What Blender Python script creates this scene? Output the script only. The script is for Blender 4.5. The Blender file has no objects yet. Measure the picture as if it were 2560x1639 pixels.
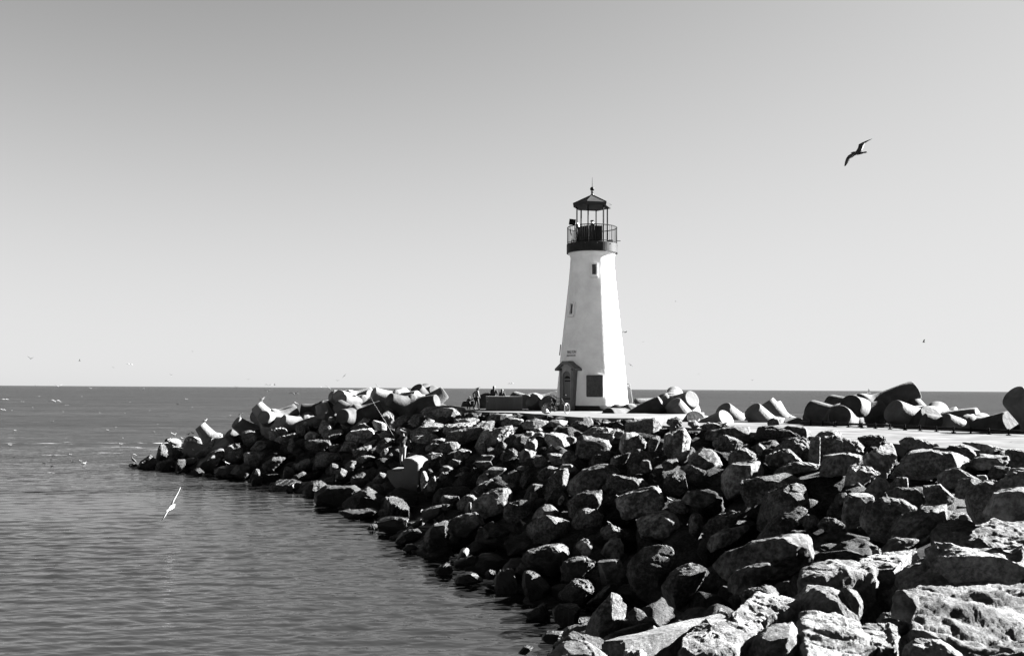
SKY_AIR, SKY_DUST, SKY_OZONE = 1.2, 0.6, 1.0
SKY_RGB = (1.2, 0.0, -0.2)        # red filter: the blue of the sky goes dark
SKY_STR = 0.066
FILM_GAIN, FILM_KNEE = 0.535, 2.0 # film response to the sky: v = gain * m^2 / (m^2 + knee)
EXPOSURE = 4.55
import bpy, bmesh, math, random
import numpy as np
from mathutils import Vector, Matrix, Euler

scene = bpy.context.scene
C = scene.collection
PI = math.pi
rad = math.radians

# ------------------------------------------------------------------ camera
W, HGT = 2560.0, 1639.0
FPX = 2489.0                      # focal length in photo pixels (35 mm on a 36 mm wide sensor)
EYE = 5.5                         # camera height above the water
ROLL = math.atan(0.00625)
YH0 = 963.0
PITCH = math.atan((YH0 + 0.00625 * 1280 - HGT / 2) / FPX)
cam_d = bpy.data.cameras.new('camera')
cam_d.sensor_width = 36.0
cam_d.sensor_fit = 'HORIZONTAL'
cam_d.lens = FPX * 36.0 / W
cam_d.clip_end = 200000
cam_d.clip_start = 0.1
cam = bpy.data.objects.new('camera', cam_d)
C.objects.link(cam)
cam.location = (0, 0, EYE)
CM = Matrix.Rotation(PI / 2 + PITCH, 3, 'X') @ Matrix.Rotation(ROLL, 3, 'Z')
cam.rotation_euler = CM.to_euler()
scene.camera = cam
CAMP = Vector((0, 0, EYE))

def ray(px, py):
    d = Vector(((px - W / 2) / FPX, -(py - HGT / 2) / FPX, -1.0))
    return (CM @ d)

def at(px, py, y):
    """world point on the photo ray (px, py) at forward distance y"""
    d = ray(px, py)
    return CAMP + d * (y / d.y)

def yhor(px):
    return YH0 + 0.00625 * px

# ------------------------------------------------------------------ helpers
def tag(o, label=None, cat=None, group=None, kind=None):
    if label: o['label'] = label
    if cat: o['category'] = cat
    if group: o['group'] = group
    if kind: o['kind'] = kind
    return o

def empty(name, loc, label, cat, group=None, rz=0.0):
    o = bpy.data.objects.new(name, None)
    C.objects.link(o)
    o.location = loc
    o.rotation_euler = (0, 0, rz)
    o.empty_display_size = 0.3
    return tag(o, label, cat, group)

def link(name, me, mat=None, parent=None, loc=None, smooth=False):
    o = bpy.data.objects.new(name, me)
    C.objects.link(o)
    if mat is not None and len(me.materials) == 0:
        me.materials.append(mat)
    if parent is not None: o.parent = parent
    if loc is not None: o.location = loc
    if smooth:
        me.polygons.foreach_set('use_smooth', [True] * len(me.polygons))
    return o

def obj(name, bm, mat=None, parent=None, loc=None, smooth=False):
    me = bpy.data.meshes.new(name)
    bmesh.ops.recalc_face_normals(bm, faces=bm.faces)
    bm.to_mesh(me)
    bm.free()
    return link(name, me, mat, parent, loc, smooth)

def np_mesh(name, verts, faces):
    me = bpy.data.meshes.new(name)
    nv, nf, k = len(verts), len(faces), faces.shape[1]
    me.vertices.add(nv)
    me.vertices.foreach_set('co', np.ascontiguousarray(verts, dtype=np.float32).ravel())
    me.loops.add(nf * k)
    me.loops.foreach_set('vertex_index', np.ascontiguousarray(faces, dtype=np.int32).ravel())
    me.polygons.add(nf)
    me.polygons.foreach_set('loop_start', np.arange(0, nf * k, k, dtype=np.int32))
    me.polygons.foreach_set('loop_total', np.full(nf, k, dtype=np.int32))
    me.polygons.foreach_set('use_smooth', np.ones(nf, dtype=bool))
    me.update()
    return me

def box(bm, c, s, rz=0.0, mat=None, bev=0.0):
    M = Matrix.Translation(c) @ Matrix.Rotation(rz, 4, 'Z') @ Matrix.Diagonal((s[0], s[1], s[2], 1))
    if mat is not None: M = mat @ M
    r = bmesh.ops.create_cube(bm, size=1.0, matrix=M)
    if bev:
        es = list({e for v in r['verts'] for e in v.link_edges})
        bmesh.ops.bevel(bm, geom=es, offset=bev, segments=2, affect='EDGES', profile=0.6)

def tube(bm, pts, r, seg=8, cap=True):
    """swept round tube through pts; r is a number or a list"""
    pts = [Vector(p) for p in pts]
    n = len(pts)
    rr = r if isinstance(r, (list, tuple)) else [r] * n
    rings = []
    prev = None
    for i, p in enumerate(pts):
        if i == 0: t = pts[1] - pts[0]
        elif i == n - 1: t = pts[-1] - pts[-2]
        else: t = (pts[i + 1] - pts[i - 1])
        t.normalize()
        if prev is None:
            a = Vector((0, 0, 1)) if abs(t.z) < 0.9 else Vector((1, 0, 0))
            u = t.cross(a).normalized()
        else:
            u = (prev - t * prev.dot(t)).normalized()
        prev = u
        v = t.cross(u)
        rings.append([bm.verts.new(p + (u * math.cos(2 * PI * k / seg) + v * math.sin(2 * PI * k / seg)) * rr[i]) for k in range(seg)])
    for a, b in zip(rings, rings[1:]):
        for k in range(seg):
            bm.faces.new((a[k], a[(k + 1) % seg], b[(k + 1) % seg], b[k]))
    if cap:
        bm.faces.new(rings[0][::-1])
        bm.faces.new(rings[-1])

def lathe(bm, prof, seg=48, center=(0, 0, 0), a0=0.0, a1=2 * PI):
    """prof: list of (r, z) from bottom to top"""
    cx, cy, cz = center
    full = abs(a1 - a0 - 2 * PI) < 1e-6
    n = seg if full else seg + 1
    rings = []
    for r, z in prof:
        if r < 1e-5:
            rings.append([bm.verts.new((cx, cy, cz + z))])
        else:
            rings.append([bm.verts.new((cx + r * math.cos(a0 + (a1 - a0) * k / seg), cy + r * math.sin(a0 + (a1 - a0) * k / seg), cz + z)) for k in range(n)])
    for a, b in zip(rings, rings[1:]):
        for k in range(n if full else n - 1):
            k2 = (k + 1) % n
            if len(a) == 1 and len(b) == 1: continue
            if len(a) == 1: bm.faces.new((a[0], b[k2], b[k]))
            elif len(b) == 1: bm.faces.new((a[k], a[k2], b[0]))
            else: bm.faces.new((a[k], a[k2], b[k2], b[k]))

def prism(bm, poly, y0, y1, M=None):
    """polygon [(x, z)] extruded from y0 to y1"""
    f = [bm.verts.new((x, y0, z)) for x, z in poly]
    b = [bm.verts.new((x, y1, z)) for x, z in poly]
    n = len(poly)
    bm.faces.new(f)
    bm.faces.new(b[::-1])
    for k in range(n):
        bm.faces.new((f[k], b[k], b[(k + 1) % n], f[(k + 1) % n]))
    if M is not None:
        bmesh.ops.transform(bm, matrix=M, verts=f + b)

# ---- numpy gradient noise
_rng = np.random.RandomState(7)
_PERM = np.concatenate([_rng.permutation(256)] * 3).astype(np.int32)
_G = _rng.normal(size=(256, 3)); _G /= np.linalg.norm(_G, axis=1)[:, None]
def pnoise(p):
    i = np.floor(p).astype(np.int32); f = p - i; i &= 255
    u = f * f * f * (f * (f * 6 - 15) + 10)
    out = 0
    for dx in (0, 1):
        wx = u[:, 0] if dx else 1 - u[:, 0]
        for dy in (0, 1):
            wy = u[:, 1] if dy else 1 - u[:, 1]
            for dz in (0, 1):
                wz = u[:, 2] if dz else 1 - u[:, 2]
                h = _PERM[_PERM[_PERM[i[:, 0] + dx] + ((i[:, 1] + dy) & 255)] + ((i[:, 2] + dz) & 255)]
                g = _G[h]
                out = out + wx * wy * wz * (g[:, 0] * (f[:, 0] - dx) + g[:, 1] * (f[:, 1] - dy) + g[:, 2] * (f[:, 2] - dz))
    return out
def fbm(p, oct=4, gain=0.5, lac=2.1, ridged=False):
    s = 0; a = 1.0
    for k in range(oct):
        n = pnoise(p * lac ** k + 17.3 * k)
        if ridged: n = 0.5 - np.abs(n) * 1.6
        s = s + a * n; a *= gain
    return s

# ------------------------------------------------------------------ materials (all grey: the photograph is black and white)
def g3(v): return (v, v, v, 1.0)
def new_mat(name):
    m = bpy.data.materials.new(name); m.use_nodes = True
    nt = m.node_tree; b = nt.nodes['Principled BSDF']
    return m, nt, b
def nd(nt, t, **kw):
    n = nt.nodes.new(t)
    for k, v in kw.items():
        if k in ('operation', 'blend_type', 'data_type', 'noise_dimensions', 'feature', 'noise_type', 'wave_type', 'bands_direction', 'invert', 'clamp', 'use_clamp', 'vector_type', 'distance'):
            try: setattr(n, k, v); continue
            except Exception: pass
        n.inputs[k].default_value = v
    return n
def ramp(nt, src, stops):
    r = nt.nodes.new('ShaderNodeValToRGB')
    el = r.color_ramp.elements
    while len(el) < len(stops): el.new(0.5)
    for e, (p, v) in zip(el, stops):
        e.position = p; e.color = g3(v)
    nt.links.new(src, r.inputs['Fac'])
    return r
def noise_tex(nt, vec, scale, detail=4, rough=0.55, dist=0.0):
    n = nt.nodes.new('ShaderNodeTexNoise')
    n.inputs['Scale'].default_value = scale; n.inputs['Detail'].default_value = detail
    n.inputs['Roughness'].default_value = rough; n.inputs['Distortion'].default_value = dist
    if vec is not None: nt.links.new(vec, n.inputs['Vector'])
    return n
def mapping(nt, vec, scale=(1, 1, 1), rot=(0, 0, 0), loc=(0, 0, 0)):
    m = nt.nodes.new('ShaderNodeMapping')
    m.inputs['Scale'].default_value = scale; m.inputs['Rotation'].default_value = rot; m.inputs['Location'].default_value = loc
    nt.links.new(vec, m.inputs['Vector'])
    return m
def bump(nt, h, strength, dist, prev=None):
    b = nt.nodes.new('ShaderNodeBump')
    b.inputs['Strength'].default_value = strength; b.inputs['Distance'].default_value = dist
    nt.links.new(h, b.inputs['Height'])
    if prev is not None: nt.links.new(prev.outputs['Normal'], b.inputs['Normal'])
    return b

def plain(name, v, rough=0.6, var=0.25, scale=3.0, bmp=0.15, metallic=0.0, bdist=0.01, streak=False, spec=0.15):
    """a grey surface with mottling, optional vertical streaks and a fine bump"""
    m, nt, b = new_mat(name)
    tc = nt.nodes.new('ShaderNodeTexCoord')
    vec = tc.outputs['Object']
    if streak: vec = mapping(nt, vec, (1, 1, 0.12)).outputs['Vector']
    n1 = noise_tex(nt, vec, scale, 6, 0.6)
    r = ramp(nt, n1.outputs['Fac'], [(0.3, v * (1 - var)), (0.7, min(1.0, v * (1 + var)))])
    nt.links.new(r.outputs['Color'], b.inputs['Base Color'])
    b.inputs['Roughness'].default_value = rough
    b.inputs['Specular IOR Level'].default_value = spec
    b.inputs['Metallic'].default_value = metallic
    if bmp:
        n2 = noise_tex(nt, tc.outputs['Object'], scale * 6, 5, 0.6)
        bp = bump(nt, n2.outputs['Fac'], bmp, bdist)
        nt.links.new(bp.outputs['Normal'], b.inputs['Normal'])
    return m

MAT = {}
MAT['plaster'] = plain('plaster_white', 0.38, 0.85, 0.13, 1.1, 0.7, bdist=0.03)
MAT['trim_white'] = plain('trim_white', 0.36, 0.7, 0.08, 4, 0.2)
MAT['dark_paint'] = plain('dark_paint', 0.011, 0.5, 0.3, 3, 0.15, spec=0.03)
MAT['band_paint'] = plain('band_paint', 0.013, 0.55, 0.25, 2, 0.2, spec=0.03)
MAT['metal_dark'] = plain('metal_dark', 0.005, 0.9, 0.3, 5, 0.1, 0.0, spec=0.03)
MAT['roof'] = plain('roof_sheet', 0.016, 0.45, 0.3, 3, 0.2, spec=0.03)
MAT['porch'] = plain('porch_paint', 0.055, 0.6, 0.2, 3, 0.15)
MAT['porch_lit'] = plain('porch_paint_lit', 0.11, 0.6, 0.1, 3, 0.1)  # paler copy of the porch paint, brighter light put into the colour
MAT['door'] = plain('door_paint', 0.05, 0.5, 0.2, 4, 0.2, streak=True)
MAT['iron'] = plain('black_iron', 0.006, 0.45, 0.3, 8, 0.1, spec=0.03)
MAT['glass'] = plain('dark_glass', 0.012, 0.12, 0.2, 3, 0.0, spec=0.5)
MAT['letter'] = plain('letter_paint', 0.16, 0.7, 0.1, 3, 0.0)
MAT['plaque'] = plain('plaque_bronze', 0.025, 0.4, 0.5, 9, 0.35)
MAT['slab'] = plain('slab_concrete', 0.051, 0.95, 0.28, 0.9, 0.3, bdist=0.015, spec=0.0)
MAT['path'] = plain('path_concrete', 0.04896, 0.95, 0.42, 0.8, 0.3, bdist=0.015, spec=0.0)
MAT['wall_conc'] = plain('wall_concrete', 0.07, 0.85, 0.4, 1.3, 0.3, bdist=0.02, streak=True)
MAT['wall_cap'] = plain('wall_cap', 0.068, 0.8, 0.1, 2, 0.2)
MAT['block'] = plain('block_concrete', 0.034, 0.85, 0.25, 1.5, 0.4, bdist=0.03)
MAT['chrome'] = plain('bright_metal', 0.136, 0.25, 0.1, 4, 0.0, 0.9)
MAT['tyre'] = plain('tyre_rubber', 0.02, 0.7, 0.2, 5, 0.1)
MAT['paper'] = plain('white_panel', 0.136, 0.7, 0.05, 3, 0.0)
MAT['skin'] = plain('skin', 0.0408, 0.6, 0.08, 6, 0.05)
MAT['hair'] = plain('hair_dark', 0.005, 0.5, 0.3, 20, 0.2)
MAT['cloth_dark'] = plain('cloth_dark', 0.006, 0.85, 0.3, 6, 0.3)
MAT['cloth_mid'] = plain('cloth_mid', 0.02, 0.85, 0.2, 6, 0.3)
MAT['cloth_grey'] = plain('cloth_grey', 0.0612, 0.85, 0.1, 6, 0.3)
MAT['cloth_light'] = plain('cloth_light', 0.0544, 0.85, 0.06, 6, 0.2)
MAT['feather_white'] = plain('feather_white', 0.1156, 0.7, 0.06, 12, 0.1)
MAT['feather_grey'] = plain('feather_grey', 0.068, 0.7, 0.2, 12, 0.1)
MAT['feather_dark'] = plain('feather_dark', 0.012, 0.7, 0.3, 12, 0.1)
MAT['beak'] = plain('beak', 0.3, 0.5, 0.1, 12, 0.0)
MAT['sail'] = plain('sail_cloth', 0.544, 0.7, 0.03, 1, 0.0)

# ------------------------------------------------------------------ light and sky
SUN_DIR = Vector((0.95, 0.31, 0)).normalized() * math.cos(rad(26)) + Vector((0, 0, math.sin(rad(26))))
sun_d = bpy.data.lights.new('sun', 'SUN')
sun_d.energy = 5.0
sun_d.angle = rad(0.5)
sun_d.color = (1.0, 1.0, 1.0)
sun = bpy.data.objects.new('sun', sun_d)
C.objects.link(sun)
sun.location = (40, 10, 40)
sun.rotation_euler = SUN_DIR.to_track_quat('Z', 'Y').to_euler()

world = bpy.data.worlds.new('World')
scene.world = world
world.use_nodes = True
wt = world.node_tree
bg = wt.nodes['Background']
sky = wt.nodes.new('ShaderNodeTexSky')
sky.sky_type = 'NISHITA'
sky.sun_disc = False
sky.sun_elevation = rad(26)
sky.sun_rotation = math.atan2(SUN_DIR.x, SUN_DIR.y)
sky.air_density = SKY_AIR
sky.dust_density = SKY_DUST
sky.ozone_density = SKY_OZONE
sky.altitude = 0
# black-and-white film behind a red filter: weigh the red channel of the sky most
sep = wt.nodes.new('ShaderNodeSeparateColor')
wt.links.new(sky.outputs['Color'], sep.inputs['Color'])
m1 = nd(wt, 'ShaderNodeMath', operation='MULTIPLY'); m1.inputs[1].default_value = SKY_RGB[0]
m2 = nd(wt, 'ShaderNodeMath', operation='MULTIPLY_ADD'); m2.inputs[1].default_value = SKY_RGB[1]
m3 = nd(wt, 'ShaderNodeMath', operation='MULTIPLY_ADD'); m3.inputs[1].default_value = SKY_RGB[2]
wt.links.new(sep.outputs['Red'], m1.inputs[0])
wt.links.new(sep.outputs['Green'], m2.inputs[0]); wt.links.new(m1.outputs[0], m2.inputs[2])
wt.links.new(sep.outputs['Blue'], m3.inputs[0]); wt.links.new(m2.outputs[0], m3.inputs[2])
mc = nd(wt, 'ShaderNodeMath', operation='MAXIMUM'); mc.inputs[1].default_value = 0.0
wt.links.new(m3.outputs[0], mc.inputs[0])
mq = nd(wt, 'ShaderNodeMath', operation='MULTIPLY'); wt.links.new(mc.outputs[0], mq.inputs[0]); wt.links.new(mc.outputs[0], mq.inputs[1])
mk = nd(wt, 'ShaderNodeMath', operation='ADD'); mk.inputs[1].default_value = FILM_KNEE; wt.links.new(mq.outputs[0], mk.inputs[0])
mg = nd(wt, 'ShaderNodeMath', operation='MULTIPLY'); mg.inputs[1].default_value = FILM_GAIN; wt.links.new(mq.outputs[0], mg.inputs[0])
m4 = nd(wt, 'ShaderNodeMath', operation='DIVIDE'); wt.links.new(mg.outputs[0], m4.inputs[0]); wt.links.new(mk.outputs[0], m4.inputs[1])
wt.links.new(m4.outputs[0], bg.inputs['Color'])
bg.inputs['Strength'].default_value = SKY_STR

vs = scene.view_settings
vs.view_transform = 'Standard'
vs.look = 'None'
vs.gamma = 1.0
vs.exposure = EXPOSURE
# ------------------------------------------------------------------ ground shape
PATH_Z = 3.9
SLAB_Z = 4.2
SHORE = [(-8, -12), (-8, 5), (-4.5, 13), (-1.2, 17.5), (0.1, 21), (0.85, 22.7), (0.4, 24.4), (-0.3, 26.6), (-1.6, 28.3), (-2.4, 30.3), (-4.1, 35.3),
         (-5.5, 39), (-7.6, 44.3), (-9.7, 48.9), (-14.6, 56.8), (-20.9, 63.3), (-26, 68), (-26, 71), (-21, 76), (-12, 79), (0, 77),
         (9, 70), (17, 58), (25, 45), (34, 28), (44, 8), (50, -12)]
SH = np.array(SHORE, float)
def shore_dist(P):
    """signed distance to the waterline, positive on the land side; P is (n, 2)"""
    a = SH; b = np.roll(SH, -1, axis=0)
    ab = b - a
    t = ((P[:, None, :] - a) * ab).sum(2) / (ab * ab).sum(1)
    q = a + np.clip(t, 0, 1)[:, :, None] * ab
    d = np.sqrt(((P[:, None, :] - q) ** 2).sum(2)).min(1)
    x, y = P[:, 0][:, None], P[:, 1][:, None]
    c = ((a[:, 1] > y) != (b[:, 1] > y)) & (x < (b[:, 0] - a[:, 0]) * (y - a[:, 1]) / (b[:, 1] - a[:, 1] + 1e-12) + a[:, 0])
    return np.where(c.sum(1) % 2 == 1, d, -d)
BANK = np.array([(-1.5, 8.2), (0.67, 10.3), (2.5, 11.3), (4.2, 13.5), (7.2, 17.5), (11.8, 23.5), (14, 27)], float)
def bank_d(P):
    """distance to the front edge of the near bank, positive on the camera side"""
    a = BANK[:-1]; b = BANK[1:]; ab = b - a
    t = ((P[:, None, :] - a) * ab).sum(2) / (ab * ab).sum(1)
    t[:, 1:-1] = np.clip(t[:, 1:-1], 0, 1); t[:, 0] = np.minimum(t[:, 0], 1); t[:, -1] = np.maximum(t[:, -1], 0)
    q = a + t[:, :, None] * ab
    r = P[:, None, :] - q
    d2 = (r ** 2).sum(2); k = d2.argmin(1); i = np.arange(len(P))
    cr = ab[k, 0] * r[i, k, 1] - ab[k, 1] * r[i, k, 0]
    return np.where(cr < 0, 1, -1) * np.sqrt(d2[i, k])
def bank_z(y): return 3.0 + 0.055 * (np.clip(y, 4, 24) - 9)
def ground_np(P):
    d = shore_dist(P)
    z = np.minimum(PATH_Z, 0.15 + 0.42 * d)
    z = np.where(d < 0, 0.15 + 0.6 * d, z)
    bd = bank_d(P)
    zb = bank_z(P[:, 1]) + np.minimum(0, bd) * 1.1 - np.maximum(0, .75 + .03 * P[:, 1] - P[:, 0]) * 1.3 * (P[:, 1] > 3)
    return np.maximum(z, np.where(bd > -4, zb, -9))
def ground(x, y): return float(ground_np(np.array([[x, y]], float))[0])
_YS = np.concatenate([np.arange(4, 30, 0.1), np.arange(30, 100, 0.25)])
_LX = [-4.3, -4, -1.9, .4, 3.4, 5.6, 7.2, 10.6, 12.2, 16]        # front edge of the pavement and path
_LYM = [200, 57.3, 55.3, 53.3, 44.8, 44.3, 42, 33.8, 27.8, 19.3]
def hit(px, py, bank=False):
    """where the photo ray meets the stone slope"""
    d = ray(px, py); k = _YS / d.y
    X = CAMP.x + d.x * k; Z = CAMP.z + d.z * k
    if bank: g = bank_z(_YS)
    else: g = ground_np(np.stack([X, _YS], 1))
    m = (Z <= g)
    if not bank: m |= (_YS >= np.interp(X, _LX, _LYM))
    m = np.nonzero(m)[0]
    i = m[0] if len(m) else len(_YS) - 1
    return Vector((X[i], _YS[i], Z[i]))

# ---- core of the jetty under the boulders
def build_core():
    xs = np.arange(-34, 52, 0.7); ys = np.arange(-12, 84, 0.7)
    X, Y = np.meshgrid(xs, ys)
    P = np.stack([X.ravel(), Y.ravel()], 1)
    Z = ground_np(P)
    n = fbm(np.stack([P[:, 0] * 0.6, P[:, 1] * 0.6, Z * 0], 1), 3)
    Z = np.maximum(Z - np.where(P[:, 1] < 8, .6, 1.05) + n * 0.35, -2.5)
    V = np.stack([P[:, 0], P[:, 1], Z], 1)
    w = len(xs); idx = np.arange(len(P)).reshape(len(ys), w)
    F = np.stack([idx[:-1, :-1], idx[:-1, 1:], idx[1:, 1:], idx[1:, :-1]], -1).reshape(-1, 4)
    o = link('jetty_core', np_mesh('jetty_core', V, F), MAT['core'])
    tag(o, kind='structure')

# ---- rock material
def rock_material(name, lo, hi, wet, bump_s, tide=True, fine=1.0):
    m, nt, b = new_mat(name)
    tc = nt.nodes.new('ShaderNodeTexCoord'); oi = nt.nodes.new('ShaderNodeObjectInfo'); ge = nt.nodes.new('ShaderNodeNewGeometry')
    off = nd(nt, 'ShaderNodeVectorMath', operation='ADD')
    rv = nd(nt, 'ShaderNodeMath', operation='MULTIPLY'); rv.inputs[1].default_value = 80.0
    nt.links.new(oi.outputs['Random'], rv.inputs[0]); nt.links.new(rv.outputs[0], off.inputs[1]); nt.links.new(tc.outputs['Object'], off.inputs[0])
    vec = off.outputs['Vector']
    n1 = noise_tex(nt, vec, 1.6, 8, 0.62, 0.4)
    n2 = noise_tex(nt, vec, 14.0 * fine, 8, 0.65)
    mx = nd(nt, 'ShaderNodeMath', operation='MULTIPLY_ADD'); mx.inputs[1].default_value = 0.55
    nt.links.new(n2.outputs['Fac'], mx.inputs[0]); 
    ms = nd(nt, 'ShaderNodeMath', operation='MULTIPLY'); ms.inputs[1].default_value = 0.45
    nt.links.new(n1.outputs['Fac'], ms.inputs[0]); nt.links.new(ms.outputs[0], mx.inputs[2])
    col = ramp(nt, mx.outputs[0], [(0.34, lo * 0.35), (0.46, lo), (0.56, (lo + hi) * .55), (0.66, hi * 1.15)])
    # each stone its own shade
    br = nd(nt, 'ShaderNodeMapRange'); br.inputs['To Min'].default_value = 0.6; br.inputs['To Max'].default_value = 1.25
    nt.links.new(oi.outputs['Random'], br.inputs['Value'])
    mul = nd(nt, 'ShaderNodeVectorMath', operation='SCALE'); nt.links.new(col.outputs['Color'], mul.inputs[0]); nt.links.new(br.outputs[0], mul.inputs['Scale'])
    colout = mul.outputs['Vector']
    b.inputs['Roughness'].default_value = 0.9
    b.inputs['Specular IOR Level'].default_value = 0.08
    if tide:
        sx = nd(nt, 'ShaderNodeSeparateXYZ'); nt.links.new(ge.outputs['Position'], sx.inputs[0])
        n3 = noise_tex(nt, ge.outputs['Position'], 0.9, 5, 0.6)
        zz = nd(nt, 'ShaderNodeMath', operation='MULTIPLY_ADD'); zz.inputs[1].default_value = 1.3
        nt.links.new(n3.outputs['Fac'], zz.inputs[0]); nt.links.new(sx.outputs['Z'], zz.inputs[2])
        mr = nd(nt, 'ShaderNodeMapRange'); mr.inputs['From Min'].default_value = 1.25; mr.inputs['From Max'].default_value = 2.0
        nt.links.new(zz.outputs[0], mr.inputs['Value'])
        mix = nt.nodes.new('ShaderNodeMix'); mix.data_type = 'RGBA'
        nt.links.new(mr.outputs[0], mix.inputs['Factor'])
        mix.inputs['A'].default_value = g3(wet)
        nt.links.new(colout, mix.inputs['B'])
        colout = mix.outputs['Result']
        rr = nd(nt, 'ShaderNodeMapRange'); rr.inputs['To Min'].default_value = 0.42; rr.inputs['To Max'].default_value = 0.88
        nt.links.new(mr.outputs[0], rr.inputs['Value']); nt.links.new(rr.outputs[0], b.inputs['Roughness'])
        rs = nd(nt, 'ShaderNodeMapRange'); rs.inputs['To Min'].default_value = 0.12; rs.inputs['To Max'].default_value = 0.06
        nt.links.new(mr.outputs[0], rs.inputs['Value']); nt.links.new(rs.outputs[0], b.inputs['Specular IOR Level'])
    nt.links.new(colout, b.inputs['Base Color'])
    lay = mapping(nt, vec, (1.0, 1.0, 3.2), (0.35, 0.5, 0.2))
    n4 = noise_tex(nt, lay.outputs['Vector'], 2.6 * fine, 9, 0.68, 0.3)
    n5 = noise_tex(nt, vec, 11.0 * fine, 8, 0.7)
    b1 = bump(nt, n4.outputs['Fac'], bump_s, 0.22)
    b2 = bump(nt, n5.outputs['Fac'], min(1.0, bump_s * 1.2), 0.085, b1)
    nt.links.new(b2.outputs['Normal'], b.inputs['Normal'])
    return m
MAT['rock'] = rock_material('boulder_stone', 0.01907, 0.09979, 0.005, 0.85)
MAT['rock_smooth'] = rock_material('boulder_stone_smooth', 0.01907, 0.09979, 0.005, 0.38, fine=.6)
MAT['rock_pale'] = rock_material('sandstone', 0.05806, 0.1742, 0.05, 0.9, tide=False)
MAT['core'] = rock_material('core_stone', 0.006732, 0.02218, 0.012, 0.8)  # darker than the boulders: shade of the gaps put into the colour
build_core()

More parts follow.
